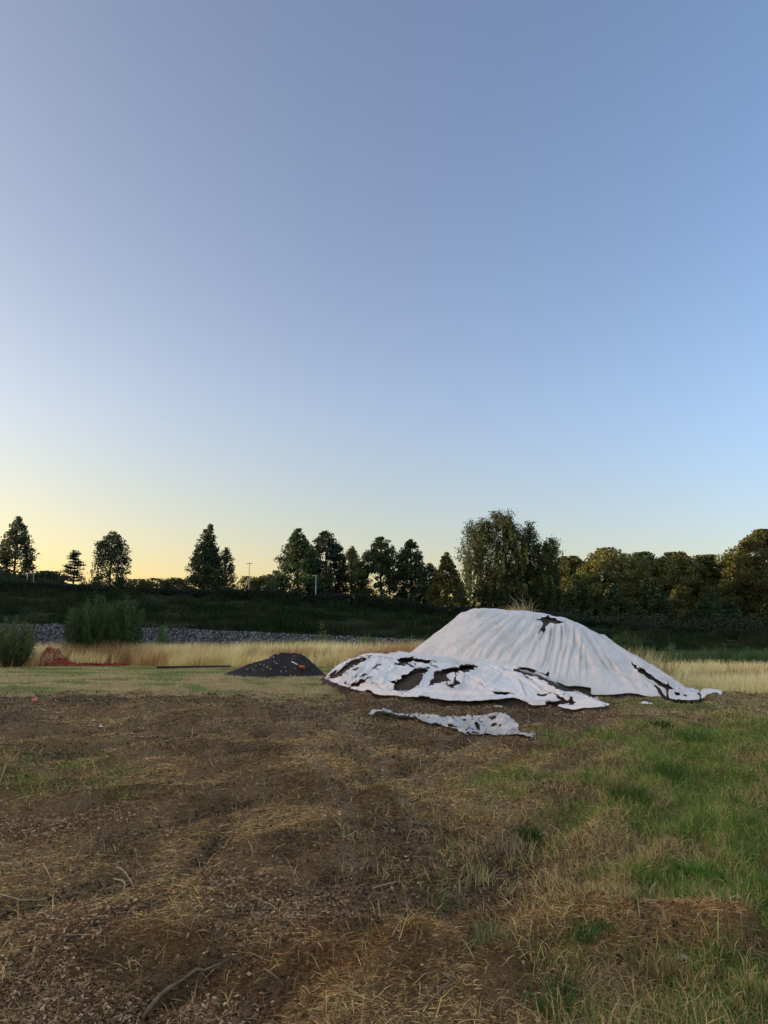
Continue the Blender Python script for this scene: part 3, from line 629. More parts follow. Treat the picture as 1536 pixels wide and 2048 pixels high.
def low_tarp_z(x, y):
    t, R = low.st(x, y); z0 = low.z(x, y); dn = 1-t
    env = np.clip(z0*4, 0, 1)*.8+.2
    c = (x*.85 + (y-18)*.42)
    c = c + .25*fbm(x*1.7, y*1.7, 340); f = .07*ridged(c*1.6, 341, 3)*(1-sst(1.5, 2.8, x)*.5) + .05*ridged(c*3.9+.4, 343, 4)*sst(.35, .6, fbm(x, y, 342)) + .022*ridged(c*9, 345, 4) - .04*ridged(c*2.7+y*.4, 346, 7) + .035*ridged(x*.5-y*1.1+2*fbm(x*.8, y*.8, 348), 349, 6)
    w_ = .12*(fbm(x*1.3, y*1.0, 347)-.5) + .02*(1-np.abs(2*fbm(x*3.5, y*2.2, 349, 3)-1)) + .008*(fbm(x*12, y*9, 350, 3)-.5)
    hem = .05*np.exp(-((dn-.96)/.05)**2)
    tip = .16*np.exp(-(((x-4.38)/.22)**2 + ((y-14.45)/.3)**2))*(.6+.8*fbm(x*8, y*8, 351, 2))
    return z0 + .045 + folds(x, y, z0, LOWF)*.9*sst(0, .1, dn) + f*env*.8 + w_*env + hem + tip + gz(x, y)*.5
def low_keep(x, y, z):
    px, py = PX(x, y, z); cs = x*.8+y*.45; ct = -x*.5+y*.85; wx = px + (fbm(cs*9, ct*2.2, 361)-.5)*20 + (fbm(cs*22, ct*6, 365)-.5)*10; wy = py + (fbm(cs*9, ct*2.2, 363)-.5)*9 + (fbm(x*16, y*16, 366)-.5)*4
    yr = np.interp(x, low.rx, low.ry); front = y < yr + .25
    out = [(648,1358),(670,1336),(695,1318),(744,1300),(1000,1300),(1039,1341),(1070,1350),(1099,1361),(1112,1380),(1128,1384),(1147,1384),(1180,1395),(1205,1404),(1219,1408),(1227,1426),(1190,1424),(1159,1420),(1129,1418),(1078,1417),(1050,1404),(1030,1396),(1015,1395),(990,1400),(957,1402),(908,1402),(842,1394),(800,1393),(760,1390),(715,1380),(681,1371)]
    k = in_poly(px + (fbm(x*4, y*4, 367)-.5)*4, py + (fbm(x*5, y*5, 369)-.5)*3, out)
    holes = [[(782,1379),(792,1366),(799,1355),(815,1347),(831,1337),(858,1341),(846,1352),(842,1360),(838,1375),(820,1383),(800,1383)],
             [(868,1353),(878,1344),(902,1337),(935,1328),(956,1334),(935,1345),(913,1346),(908,1352),(916,1366),(904,1382),(897,1375),(892,1362),(880,1366),(875,1369),(859,1371)],
             [(793,1318),(815,1315),(842,1318),(880,1328),(848,1328),(820,1326),(808,1333),(790,1332)],
             [(650,1358),(681,1337),(700,1321),(748,1310),(722,1326),(700,1340),(688,1350),(664,1358)],
             [(704,1368),(730,1359),(752,1351),(735,1362),(722,1372),(690,1376)],
             [(975,1382),(1000,1382),(1034,1386),(995,1390)],
             [(1073,1389),(1090,1389),(1104,1384),(1090,1393),(1078,1392)],
             [(1094,1406),(1112,1404),(1126,1401),(1134,1402),(1128,1409),(1112,1412),(1099,1411)],
             [(1104,1388),(1116,1392),(1128,1400),(1120,1401),(1108,1394)],
             [(750,1316),(790,1318),(770,1320)], [(835,1337),(852,1333),(856,1337),(842,1340)],
             [(1020,1338),(1060,1340),(1100,1356),(1116,1376),(1108,1378),(1090,1362),(1050,1350)],
             [(1136,1396),(1143,1392),(1146,1395),(1141,1402),(1146,1406),(1138,1410),(1133,1404)]]
    holes += [[(804,1332),(816,1329),(834,1331),(824,1336),(812,1334)], [(744,1336),(765,1329),(767,1331),(748,1339)], [(766,1371),(778,1374),(792,1379),(776,1377)], [(780,1362),(800,1366),(798,1369),(782,1365)],
              [(962,1366),(976,1372),(974,1374),(960,1368)], [(858,1329),(880,1334),(872,1336)], [(706,1341),(722,1333),(724,1336),(712,1344)], [(712,1356),(730,1347),(728,1352),(716,1360)], [(1046,1352),(1062,1360),(1058,1361),(1044,1354)],
              [(1128,1390),(1134,1388),(1136,1391),(1131,1393)], [(1120,1398),(1140,1404),(1134,1410)], [(688,1364),(700,1366),(694,1370)], [(902,1372),(914,1366),(918,1368),(906,1377)], [(1084,1372),(1096,1378),(1092,1380)]]
    white = [[(672,1336),(694,1323),(690,1330),(680,1339)], [(893,1352),(906,1350),(906,1364),(900,1372),(895,1360)]]
    h = np.zeros(len(x), bool)
    for P in holes: h |= in_poly(wx, wy, P)
    for P in white: h &= ~in_poly(wx, wy, P)
    # small random rips
    rip = (ridged(cs*3.3 + .5*fbm(x*2, y*2, 370), 371, 1) > .955) & (fbm(cs*1.2, ct*1.6, 373) > .57) & (z > .12)
    k &= ~h & ~rip
    return np.where(front, k, z > .2) & (low.z(x, y) > .004)
tl = cover('torn_sheet', low_tarp_z, -2.5, 4.95, 13.7, 25.2, .016, low_keep, M_TARP2, None, 3, lift=.05)
tag(tl, 'torn bluish white sheet with black gaps spread over the low heap', 'tarpaulin')

# crumpled plastic on the ground in front
pl_out = [(739,1437),(748,1424),(757,1414),(799,1418),(817,1430),(856,1441),(895,1443),(935,1442),(973,1442),(995,1436),(1010,1432),(1016,1445),(1031,1458),(1046,1467),(1073,1474),(1064,1480),(1025,1473),(981,1476),(945,1471),(903,1464),(882,1455),(846,1450),(815,1441),(770,1441)]
def pl_z(x, y):
    l = x*.84 - y*.54; q = x*.54 + y*.84               # along / across the strip
    q2 = q + .5*fbm(x*1.6, y*1.6, 380)
    a = ridged(q2*2.6, 381, 2)*(.4+fbm(l*2.5, q, 382)); b = ridged(q2*6.5 + l*.6, 383, 3)*(.3+1.2*fbm(l*4, q*2, 385, 2)); c = ridged(q2*15 + l*2, 384, 2)
    d = ridged(l*5 + q*2.5, 386, 5)*sst(.45, .6, fbm(l*2, q*2, 388))
    hump = .17*np.exp(-(((x-.10)/.26)**2+((y-12.9)/.7)**2)) + .16*np.exp(-(((x-1.98)/.16)**2+((y-12.5)/.5)**2))
    return gz(x, y) + .006 + .06*a + .045*b + .014*c + .05*d + hump
def pl_keep(x, y, z):
    px, py = PX(x, y, gz(x, y)); k = in_poly(px + (fbm(x*7, y*7, 385)-.5)*12, py + (fbm(x*7, y*7, 387)-.5)*7, pl_out)
    hole = (fbm(x*11, y*6, 389, 3) > .65 - .06*(1-sst(800, 860, px)))
    return k & ~hole
ps = cover('plastic_sheet', pl_z, -.6, 3.0, 10.4, 14.6, .010, pl_keep, M_PLAS, None, 5, solid=.002)
tag(ps, 'crumpled strip of thin greyish plastic sheet lying on bare soil in front of the heaps', 'plastic sheet')

# dark soil heap left of the sheets
bk = Heap([(445,1352,27.3),(470,1338,27.2),(510,1320,27),(530,1316,26.9),(548,1305,26.8),(575,1304,26.8),(600,1305,26.7),(622,1320,26.6),(645,1342,26.4),(655,1352,26.4)],
          [(-7, 26.2), (-5.5, 25.4), (-4, 25.0), (-3, 25.1), (-1.9, 25.6)], 2.4, 1.25)
HEAP_CLEAR.append(lambda x, y: bk.z(x, y))
hd = empty('soil_heap', (-4.2, 26.5, 0), 'small blackish soil heap with stones left of the white sheets', 'soil heap')
bkz0 = soil_z(bk, .09, 97)
bkz = lambda x, y: bkz0(x, y) + .22*(fbm(x*1.7, y*1.7, 98, 3)-.5)*np.clip(bk.z(x, y)*3, 0, 1)
attach(cover('soil', bkz, -6.6, -1.9, 24.6, 30, .03, lambda x, y, z: z > -.12, M_DSOIL, None, solid=0), hd)
def stone(name, c, s, seed, col, label, cat='stone', group=None, flat=.7):
    rng = np.random.default_rng(seed)
    t = np.linspace(0, pi, 6); q = np.linspace(0, 2*pi, 9)[:-1]
    V = [[0, 0, 1.]]
    for a in t[1:-1]: V += [[sin(a)*cos(b), sin(a)*sin(b), cos(a)] for b in q]
    V += [[0, 0, -1.]]; V = np.array(V); V *= rng.uniform(.75, 1.15, (len(V), 1)); V *= np.array([1, rng.uniform(.6, .9), flat])*s
    a = rng.uniform(0, pi); V = V @ np.array([[cos(a), -sin(a), 0], [sin(a), cos(a), 0], [0, 0, 1]]).T
    n = 8; Q = []; T = []
    for r in range(3):
        for b in range(n): Q.append([1+r*n+b, 1+(r+1)*n+b, 1+(r+1)*n+(b+1) % n, 1+r*n+(b+1) % n])
    for b in range(n): T.append([0, 1+b, 1+(b+1) % n]); T.append([len(V)-1, 1+3*n+(b+1) % n, 1+3*n+b])
    o = build(name, V, [np.array(Q), np.array(T)], M_STONE, None, np.tile(col, (len(V), 1)))
    o.location = tuple(float(v) for v in c); return tag(o, label, cat, group)
rng = np.random.default_rng(400)
def bkpt(px, py):
    "surface point of the dark heap seen at pixel"
    ys = np.linspace(24.8, 28, 400); p = [W(px, py, Y_) for Y_ in ys]; p = np.array(p)
    zz = bkz(p[:, 0], p[:, 1]); i = np.argmax(zz >= p[:, 2]); return np.array([p[i, 0], p[i, 1], max(zz[i], 0)]) if (zz >= p[:, 2]).any() else np.array([*G(px, py)[:2], 0])
for i, (a, b, s) in enumerate([(515,1322,.10),(540,1316,.09),(547,1315,.06),(549,1324,.06),(553,1328,.07),(559,1322,.05),(520,1330,.07),(512,1333,.06),(528,1331,.05),(535,1335,.06),(541,1339,.06),(495,1341,.09),(508,1341,.08),(503,1337,.05),(527,1342,.05),(562,1344,.07),(572,1343,.05),(586,1319,.05),(589,1313,.05),(570,1335,.04),(590,1338,.05)]):
    stone('stone', bkpt(a, b) + [0, 0, s*.2], s*.75, 410+i, C(.30,.28,.26)*rng.uniform(.5, 1.15), 'pale grey stone lying on the small blackish soil heap', 'stone', 'stones on the dark soil heap')
def seg(name, p, q, r, mat, label, cat, n=10, hollow=False, wob=0, m=2, seed=0, group=None):
    p = np.array(p, float); q = np.array(q, float); t = np.linspace(0, 1, m)[:, None]; pts = p*(1-t)+q*t
    if wob: pts += np.random.default_rng(seed).normal(size=pts.shape)*wob*np.array([1, 1, .4])
    mbx = MB(); rad = np.full(m, r) if np.isscalar(r) else np.interp(np.linspace(0, 1, m), [0, 1], r)
    tube(mbx, pts - p, rad, n, cap=not hollow)
    if hollow: tube(mbx, (pts-p)[::-1], rad*.82, n, cap=False)
    o = mbx.build(name, mat, None, True); o.location = tuple(p); return tag(o, label, cat, group)
a = bkpt(604, 1337); seg('pipe', a+[-.10, 0, .06], a+[.11, -.05, .04], .062, M_ORANGE, 'short orange plastic pipe stub sticking out of the dark heap', 'pipe', 14, True)
a = bkpt(583, 1325); b = bkpt(595, 1331); seg('wooden_stick', a+[0, 0, .03], b+[0, 0, .03], .02, M_WHITE, 'pale stick lying on the dark soil heap', 'stick', 6)
# black pipe on the lawn
a = G(313, 1338); b = G(455, 1336); seg('drain_pipe', [a[0], a[1], .07], [b[0], b[1]+.6, .04], .05, M_DARK, 'long black drain pipe lying along the lawn edge', 'pipe', 12, True, .01, 8, 3)

# orange-red safety netting crumpled in the grass
def net(name, seed):
    rng = np.random.default_rng(seed)
    o0 = G(95, 1331); mbx = MB(); nx, ny = 60, 15
    U, V_ = np.meshgrid(np.linspace(0, 1, nx), np.linspace(0, 1, ny))
    X = U**1.25*4.0; hgt = np.interp(X, [0, .25, .5, 1.0, 1.6, 2.2, 4], [.45, .85, .62, .36, .18, .10, .04])
    s = V_*2-1
    Zc = hgt*(1-s**2)*(.1+1.5*fbm(U*17, V_*9, seed+1)) + .03
    Yc = s*(.35+.35*hgt) + .5*(fbm(U*9, V_*9, seed+2)-.5)
    Xc = X - .2 + .45*(fbm(U*11, V_*9, seed+3)-.5)*hgt
    P = np.stack([Xc + o0[0], Yc + o0[1]-.1, Zc], -1)
    for layer in range(1):
        Pq = P.copy()
        if layer: Pq[..., 2] *= .6; Pq[..., 0] += .07; Pq += (fbm(U*20, V_*12, seed+9)-.5)[..., None]*.25; Pq[..., 2] = np.maximum(Pq[..., 2], .02)
        for r in range(ny): tube(mbx, Pq[r] - o0, .014, 3, cap=False)
        for c_ in range(0, nx): tube(mbx, Pq[:, c_] - o0, .014, 3, cap=False)
    o = mbx.build(name, M_NET); o.location = tuple(o0); return tag(o, 'crumpled red plastic netting heaped in the dry grass at the left', 'netting')
net('safety_net', 500)

# ---------------------------------------------------------------- small things on the ground
def small_on_ground(px, py, dz=0): p = G(px, py); p[2] = float(gz(p[0], p[1])) + dz; return p
def crumple(name, px, py, sx, sy, sz, mat, seed, label, cat, group=None):
    p = small_on_ground(px, py); n = 16
    U, V_ = np.meshgrid(np.linspace(-1, 1, n), np.linspace(-1, 1, n))
    X = U*sx*(1-.2*V_**2) + .4*sx*(fbm(U*2, V_*2, seed)-.5); Y_ = V_*sy + .5*sy*(fbm(U*2+5, V_*2, seed+1)-.5)
    Z_ = sz*(1-np.maximum(U**2, V_**2))*(.3+1.4*(1-np.abs(2*fbm(U*2.2, V_*2.2, seed+2, 3)-1))) + .004
    k = np.arange(n-1)[:, None]*n; l = np.arange(n-1)[None]; Q = np.stack([k+l, k+l+1, k+n+l+1, k+n+l], -1).reshape(-1, 4)
    o = build(name, np.stack([X, Y_, Z_], -1).reshape(-1, 3), [Q], mat, None, None, False); o.location = tuple(p)
    md = o.modifiers.new('thickness', 'SOLIDIFY'); md.thickness = .004
    return tag(o, label, cat, group)
crumple('plastic_scrap', 68, 1417, .06, .06, .045, M_PINK, 601, 'small crumpled pink scrap on the tilled strip at far left', 'litter')
crumple('plastic_scrap', 201, 1456, .03, .02, .02, M_WHITE, 602, 'tiny white scrap on the brown straw left of centre', 'litter')
crumple('plastic_scrap', 1290, 1413, .11, .07, .03, M_WHITE, 603, 'white scrap in the grass in front of the big heap, the left one', 'litter')
crumple('plastic_scrap', 1302, 1413.5, .05, .05, .03, M_WHITE, 604, 'smaller white scrap in the grass just right of the other white scrap', 'litter')
crumple('plastic_scrap', 995, 1417, .12, .07, .02, M_PLAS, 605, 'flat pale scrap on bare soil between the torn sheet and the plastic strip', 'litter')
crumple('plastic_scrap', 1363, 1912, .035, .03, .01, M_PLAS, 607, 'small grey scrap on the straw at lower right', 'litter')
a = small_on_ground(288, 1521, .02); b = small_on_ground(324, 1522.5, .03); seg('marker_lath', a, b, .010, M_PINK, 'thin pink lath lying on the brown straw', 'lath', 4)
# twisted branch lying in the hollow at lower left
pp = [small_on_ground(*q, .02) for q in ((288, 1999), (302, 1993), (320, 1984), (335, 1978), (350, 1974), (372, 1962), (392, 1948), (410, 1942), (432, 1932), (455, 1920))]
mb = MB(); pp = np.array(pp); pp[:, 2] = np.interp(np.arange(10), [0, 4, 9], [pp[0, 2], max(pp[4, 2], .0)+.01, pp[9, 2]+.01]) + np.array([0, .01, .02, .01, .0, .012, .02, .01, .015, .01])
tube(mb, pp-pp[0], np.linspace(.011, .005, 10)*np.array([1, 1.1, .9, 1.1, 1, .95, 1.1, .9, 1, 1]), 8)
o = mb.build('dead_branch', M_STICK, None, True); o.location = tuple(pp[0]); tag(o, 'crooked bare branch lying in the hollow at lower left', 'branch')
def stalk(pts, r, mat, label, name='dry_stalk', group=None):
    P = np.array([small_on_ground(q[0], q[1], q[2]) for q in pts]); mbx = MB(); tube(mbx, P-P[0], np.linspace(r, r*.6, len(P)), 5)
    o = mbx.build(name, mat, None, True); o.location = tuple(P[0]); return tag(o, label, 'stalk', group)
M_STALK = mat_plain('dry_stalk', (.42, .33, .19), .8, 0, .25, 20)
stalk([(1195,1986,.02),(1250,2003,.04),(1320,2022,.05),(1378,2047,.05)], .004, M_STALK, 'long pale straw stalk at the bottom right corner, sloping down right')
stalk([(1344,2018,.04),(1400,2021,.07),(1414,2048,.03)], .0045, M_STALK, 'sharply bent pale straw stalk at the bottom right corner')
stalk([(232,1738,.02),(250,1750,.04),(268,1777,.03)], .005, M_STALK, 'bent pale stalk on the dark straw at left, beside the forked twig')
stalk([(228,1757,.02),(245,1765,.05),(250,1772,.05),(247,1783,.02)], .006, M_STALK, 'stubby hooked pale twig on the dark straw left of centre')
stalk([(20,1525,.05),(12,1540,.06),(0,1556,.0)], .008, M_STALK, 'pale leaning stalk at the left edge beside the green patch')
stalk([(960,1806,.01),(975,1811,.02),(1000,1818,.01)], .005, M_STALK, 'short stalk at the edge of the dry grass in the centre')
stalk([(846,2044,.01),(880,2018,.02),(910,1990,.02)], .008, M_STICK, 'dark twig lying right of the straw mound at the bottom', 'twig')
stalk([(0,1797,.02),(40,1799,.03),(83,1794,.03)], .005, M_STALK, 'long pale stalk lying at the left edge on brown straw')
stalk([(62,1738,.02),(85,1752,.04),(108,1777,.02)], .0045, M_STALK, 'pale bent stalk lying left of the hollow on brown straw')

# tufts of vivid grass
def tuft(px, py, n, h, spread, col, seed, label, group=None, name='grass_tuft', wid=.006, base_z=None, lean=.5, pos=None):
    rng = np.random.default_rng(seed); p = small_on_ground(px, py) if pos is None else np.array(pos, float)
    b = np.stack([rng.normal(0, spread, n), rng.normal(0, spread, n), np.full(n, -.01)], -1)
    dv = np.stack([b[:, 0]/spread*lean*.22 + rng.normal(0, .28, n), b[:, 1]/spread*lean*.22 + rng.normal(0, .28, n), np.ones(n)], -1); dv /= np.linalg.norm(dv, axis=1)[:, None]
    mbx = MB(); blades(mbx, b, dv, h*rng.uniform(.5, 1.15, n), rng.uniform(.6, 1.2, n)*wid, .5, jit(col, n, rng, .3), rng)
    o = mbx.build(name, M_BLADE); o.location = tuple(p); return tag(o, label, 'grass tuft', group)
GT = C(.07,.14,.03)
tuft(1155, 1895, 150, .11, .06, GT, 701, 'bright green grass tuft left of the brown straw mound at lower right')
tuft(1195, 1885, 70, .10, .04, GT, 702, 'small green grass tuft touching the straw mound at lower right')
tuft(1090, 2020, 110, .12, .055, GT*.9, 703, 'green grass tuft at the bottom edge right of centre')
tuft(1120, 1975, 60, .10, .035, GT*.9, 704, 'small green grass tuft above the one at the bottom edge')
tuft(1395, 1755, 60, .18, .06, C(.11,.2,.04), 705, 'light green broad-leaved weed in the lush grass at right', None, 'weed', .02)
tuft(1255, 1620, 260, .26, .09, GT*.8, 706, 'dense dark green grass clump at right of centre')
tuft(1330, 1565, 300, .32, .12, GT*.9, 707, 'tall green grass clump below the pale dry band at right')
tuft(1385, 1490, 300, .33, .14, GT*1.1, 708, 'bright upright grass clump in the right middle distance')
tuft(1320, 1463, 110, .22, .08, GT*.5, 709, 'small dark weed tuft right of the plastic strip', None, 'weed', .02)
tuft(955, 1632, 170, .13, .10, C(.33,.27,.14), 710, 'pale dry grass clump left of the green grass')
tuft(1012, 1690, 190, .13, .11, C(.33,.27,.14), 711, 'pale dry grass clump standing right of the bare strip')
tuft(1330, 1930, 170, .16, .055, C(.36,.27,.11), 712, 'yellowish dry grass clump below the straw mound at lower right')
tuft(1060, 1668, 140, .14, .045, GT*.6, 713, 'dark green weed tuft among dry grass right of centre', None, 'weed', .014)
tuft(960, 1740, 60, .2, .05, C(.4,.36,.17), 714, 'pale fan of long grass at the boundary of straw and green')
tuft(985, 1915, 70, .16, .06, C(.22,.24,.09), 715, 'yellow green grass fan right of the straw mound')
tuft(95, 1568, 80, .13, .06, C(.33,.29,.15), 716, 'pale dry grass wisps beside the green patch at left')
# grass growing out of the heap's top
q = W(1035, 1224, 21.6)
tuft(0, 0, 170, .50, .14, C(.42,.31,.16), 720, 'dry tan grass clump growing from the top of the big heap', None, 'grass_tuft', .012, pos=[q[0], q[1], q[2]-.12], lean=.8)
q = W(1050, 1224, 21.5)
tuft(0, 0, 26, .95, .12, C(.36,.33,.2), 721, 'long thin bent grass stems rising from the top of the big heap', None, 'grass_tuft', .010, pos=[q[0], q[1], q[2]-.15], lean=.9)

# ---------------------------------------------------------------- shrubs and weeds in the middle distance
def shrub(name, px, base, top, wpx, Y, nst, col, seed, label, cat='shrub', leaf=.12, group=None, lpm=70, z0=0.0, base_spread=.35, fan=1.0, jitr=.06):
    rng = np.random.default_rng(seed); bp_ = W(px, base, Y); bp_[2] = z0; tp = W(px, top, Y); H = tp[2]-z0; Wd = wpx/F*Y/2
    root = empty(name, bp_, label, cat, group); st = MB(); fo = MB()
    if name == 'weed': nst = int(nst*2); col = col*1.55; lpm = lpm*1.15
    for i in range(nst):
        a = rng.uniform(0, 2*pi); r = np.sqrt(rng.random())
        ex, ey = Wd*r*cos(a)*fan, Wd*.8*r*sin(a)*fan; h = H*rng.uniform(.5, 1.0)**.8*(1-.25*r**2)*(1.12 if rng.random() < .12 else 1)
        t = np.linspace(0, 1, 8)[:, None]; b0 = np.array([ex*base_spread, ey*base_spread, 0]); e0 = np.array([ex, ey, h])
        P = b0*(1-t) + e0*t + np.sin(t*pi)*np.array([ex*.15, ey*.15, 0]) + rng.normal(size=(8, 3))*.012*t
        tube(st, P, np.linspace(.014, .003, 8)*(.5+H*.4), 4, cap=False)
        n = int(lpm*h); tt = rng.uniform(.12, 1, n)**.8; ps_ = np.stack([np.interp(tt, t[:, 0], P[:, c]) for c in range(3)], -1)
        off = rng.normal(size=(n, 3))*jitr*np.array([1, 1, .8])*(1.3-tt[:, None]*.7)*2
        d = off + np.array([0, 0, .10]); d /= np.linalg.norm(d, axis=1)[:, None]
        cl = col*rng.uniform(.55, 1.4)
        rhombs(fo, ps_+off, leaf*rng.uniform(.5, 1.3, n)*(1.2-.5*tt), .30, jit(cl*(.85+.5*tt[:, None]), n, rng, .25), rng, d*1.5)
    st.build('stem', M_BARK, root); fo.build('foliage', M_LEAF, root); return root
GS = C(.044,.080,.027)
shrub('shrub', 204, 1302, 1186, 145, 36, 120, GS, 801, 'large bushy green shrub in front of the gravel bank at left', leaf=.18, lpm=75, fan=1.0, base_spread=.5)
shrub('shrub', 15, 1330, 1234, 100, 32.5, 70, C(.075,.105,.034), 802, 'leafy green shrub cut by the left edge', leaf=.14, lpm=70, base_spread=.5)
shrub('shrub', 165, 1318, 1248, 90, 35, 26, GS*.9, 803, 'low green growth at the left foot of the large shrub', leaf=.11, lpm=60, base_spread=.6)
shrub('weed', 322, 1300, 1244, 32, 37, 10, GS*1.2, 804, 'small pale green weed right of the large shrub', 'weed', leaf=.13, lpm=60)
shrub('weed', 648, 1300, 1237, 36, 37.3, 6, C(.07,.10,.035), 805, 'slender tall sapling on the gravel bank above the dark heap', 'weed', leaf=.12, lpm=40)
shrub('weed', 585, 1305, 1266, 50, 37.3, 16, GS*1.1, 806, 'low green weed left of the slender sapling', 'weed', leaf=.12)
shrub('weed', 740, 1308, 1266, 50, 37.4, 14, GS*1.1, 807, 'spiky green weed on the gravel left of the big white heap', 'weed', leaf=.12)
shrub('weed', 690, 1308, 1285, 60, 37.2, 12, GS, 814, 'low weed mat between the sapling and the spiky weed', 'weed', leaf=.11)
shrub('weed', 818, 1310, 1266, 34, 36.5, 12, GS, 808, 'green weed just left of the slope of the white heap', 'weed', leaf=.12)
shrub('shrub', 862, 1312, 1263, 34, 35, 16, GS, 809, 'green weed rising behind the left slope of the white heap', 'weed', leaf=.13)
shrub('shrub', 1255, 1330, 1258, 70, 29, 60, C(.06,.095,.03), 810, 'light green willow shrub behind the right slope of the white heap', leaf=.11, lpm=70, base_spread=.6)
shrub('weed', 1292, 1330, 1288, 40, 31, 14, GS, 811, 'low green weed right of the willow shrub', 'weed', leaf=.13)
shrub('weed', 1345, 1325, 1285, 14, 34, 4, GS*1.2, 812, 'thin upright weed before the end of the gravel bank', 'weed', leaf=.12)
for i, (a, b, c_, d) in enumerate(((1410, 1297, 60, 30), (1450, 1289, 50, 31), (1495, 1292, 60, 29), (1530, 1296, 50, 31), (1375, 1300, 40, 32))):
    lab = ['dense green weed clump behind the golden grass, second from the left', 'tallest green weed clump behind the golden grass at right', 'green weed clump near the right edge behind the golden grass', 'green weed clump cut by the right edge', 'low green weed clump, leftmost of the row behind the golden grass'][i]
    shrub('weed', a, 1335, b, c_, d, 18, GS*1.05, 820+i, lab, 'weed', leaf=.12, group='weed clumps behind the golden grass', lpm=65, base_spread=.7)

# ---------------------------------------------------------------- trees
def plate(x, y): return float(emb(np.array([float(x)]), np.array([float(y)]))[0])
OVAL = ([0, .12, .3, .5, .7, .85, 1], [.45, .8, 1, .98, .8, .52, .05])
CONE = ([0, .1, .25, .5, .75, .9, 1], [.55, .95, 1, .72, .4, .2, .03])
TEAR = ([0, .1, .3, .5, .7, .85, 1], [.6, .92, 1, .85, .6, .35, .05])
DOME = ([0, .15, .4, .65, .85, 1], [.8, 1, 1, .92, .65, .15])
def tree(name, px, top, wpx, Y, prof, col, seed, label, cat='tree', base=None, n=5200, leaf=.30, clus=None, group=None, crown0=.08, trunkmat=None, cluster_r=.55, gap=.42, tone=.45, lobes=0.25):
    rng = np.random.default_rng(seed); tp = W(px, top, Y); bx, by = tp[0], tp[1]; bz = plate(bx, by) if base is None else base
    H = tp[2]-bz; Wd = wpx/F*Y/2*({'woodland_tree': 1.3, 'birch_tree': 1.0}.get(name, 1.12)); root = empty(name, (bx, by, bz-.1), label, cat, group)
    n = int(n*(1.95 if px < 480 else 2.4)); cluster_r *= 1.3; clus = clus or int(110 + 9*Wd*H/2)
    hh = rng.random(clus)*(1-crown0)+crown0; u = (hh-crown0)/(1-crown0)
    th = rng.uniform(0, 2*pi, clus); r = np.interp(u, *prof)*Wd*(.35+.65*np.sqrt(rng.random(clus)))
    r *= 1-lobes + 2*lobes*vn(th*1.3+10, u*5, seed+5)
    cen = np.stack([r*np.cos(th), r*np.sin(th), hh*H], -1)
    cr = cluster_r*rng.uniform(.6, 1.3, clus)*np.clip(.45+np.interp(u, *prof), .4, 1.1)
    per = rng.multinomial(n, (cr**2)/(cr**2).sum())
    idx = np.repeat(np.arange(clus), per); m = len(idx)
    off = rng.normal(size=(m, 3)); off /= np.linalg.norm(off, axis=1)[:, None]; off *= (rng.random((m, 1))**.45)
    P = cen[idx] + off*cr[idx][:, None]*np.array([1, 1, .7])
    P[:, 2] = np.clip(P[:, 2], .05, H)
    tonec = rng.uniform(1-tone, 1+tone, clus)[idx][:, None]
    c = jit(col*1.3*tonec, m, rng, .25, .06)
    mbx = MB(); rhombs(mbx, P, leaf*rng.uniform(.6, 1.3, m), .8, c, rng)
    mbx.build('crown', M_LEAF, root)
    tb_ = MB(); k = 9; t = np.linspace(0, 1, k); bend = rng.normal(size=(k, 3))*.05*H*.12*t[:, None]; bend[:, 2] = 0
    T_ = np.stack([0*t, 0*t, t*H*.93], -1) + bend; r0 = .012*H+.06
    tube(tb_, T_, r0*(1-t)**.8+.015, 8)
    for q in rng.choice(clus, min(clus, 46), replace=False):
        h0 = cen[q, 2]*rng.uniform(.55, .8); s0 = np.array([np.interp(h0, T_[:, 2], T_[:, 0]), np.interp(h0, T_[:, 2], T_[:, 1]), h0]); e = cen[q]
        tt = np.linspace(0, 1, 5)[:, None]; mid = s0*(1-tt)+e*tt + np.sin(tt*pi)*np.array([0, 0, .06*H*.3])
        tube(tb_, mid, np.linspace(r0*.28, .015, 5), 5, cap=False)
    tb_.build('trunk', trunkmat or M_BARK, root)
    return root
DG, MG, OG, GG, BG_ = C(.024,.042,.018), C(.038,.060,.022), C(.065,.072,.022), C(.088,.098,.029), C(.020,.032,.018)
tree('birch_tree', 38, 1032, 76, 105, CONE, C(.035,.052,.024), 901, 'dense pointed tree at the far left edge of the skyline', n=4300, leaf=.26, lobes=.3)
tree('birch_tree', 226, 1061, 76, 105, OVAL, C(.035,.055,.024), 903, 'rounded oval tree standing alone right of the small pine', n=4500, leaf=.26, lobes=.2, crown0=.05)
tree('poplar_tree', 421, 1046, 48, 105, CONE, C(.030,.050,.024), 904, 'tall narrow tree left of the street lamp, its right tip the higher', n=3600, leaf=.26, cluster_r=.5)
tree('poplar_tree', 412, 1058, 84, 106, CONE, C(.030,.050,.024), 905, 'broad tree merged with the narrow pointed one left of the street lamp', n=4600, leaf=.26)
tree('poplar_tree', 452, 1094, 46, 104, TEAR, C(.028,.046,.024), 906, 'lower tree at the right foot of the pointed pair', n=2600, leaf=.24, cluster_r=.45)
tree('broadleaf_tree', 598, 1056, 118, 100, CONE, C(.032,.055,.022), 907, 'large conical green tree right of the street lamp', n=8500, leaf=.27)
tree('broadleaf_tree', 652, 1060, 72, 104, OVAL, BG_, 908, 'dark bluish tree behind the short lamp post', n=5600, leaf=.30, lobes=.35, crown0=.05)
tree('broadleaf_tree', 703, 1092, 66, 106, TEAR, GG, 909, 'golden lit slim tree right of the dark bluish tree', n=3600, leaf=.26, cluster_r=.5)
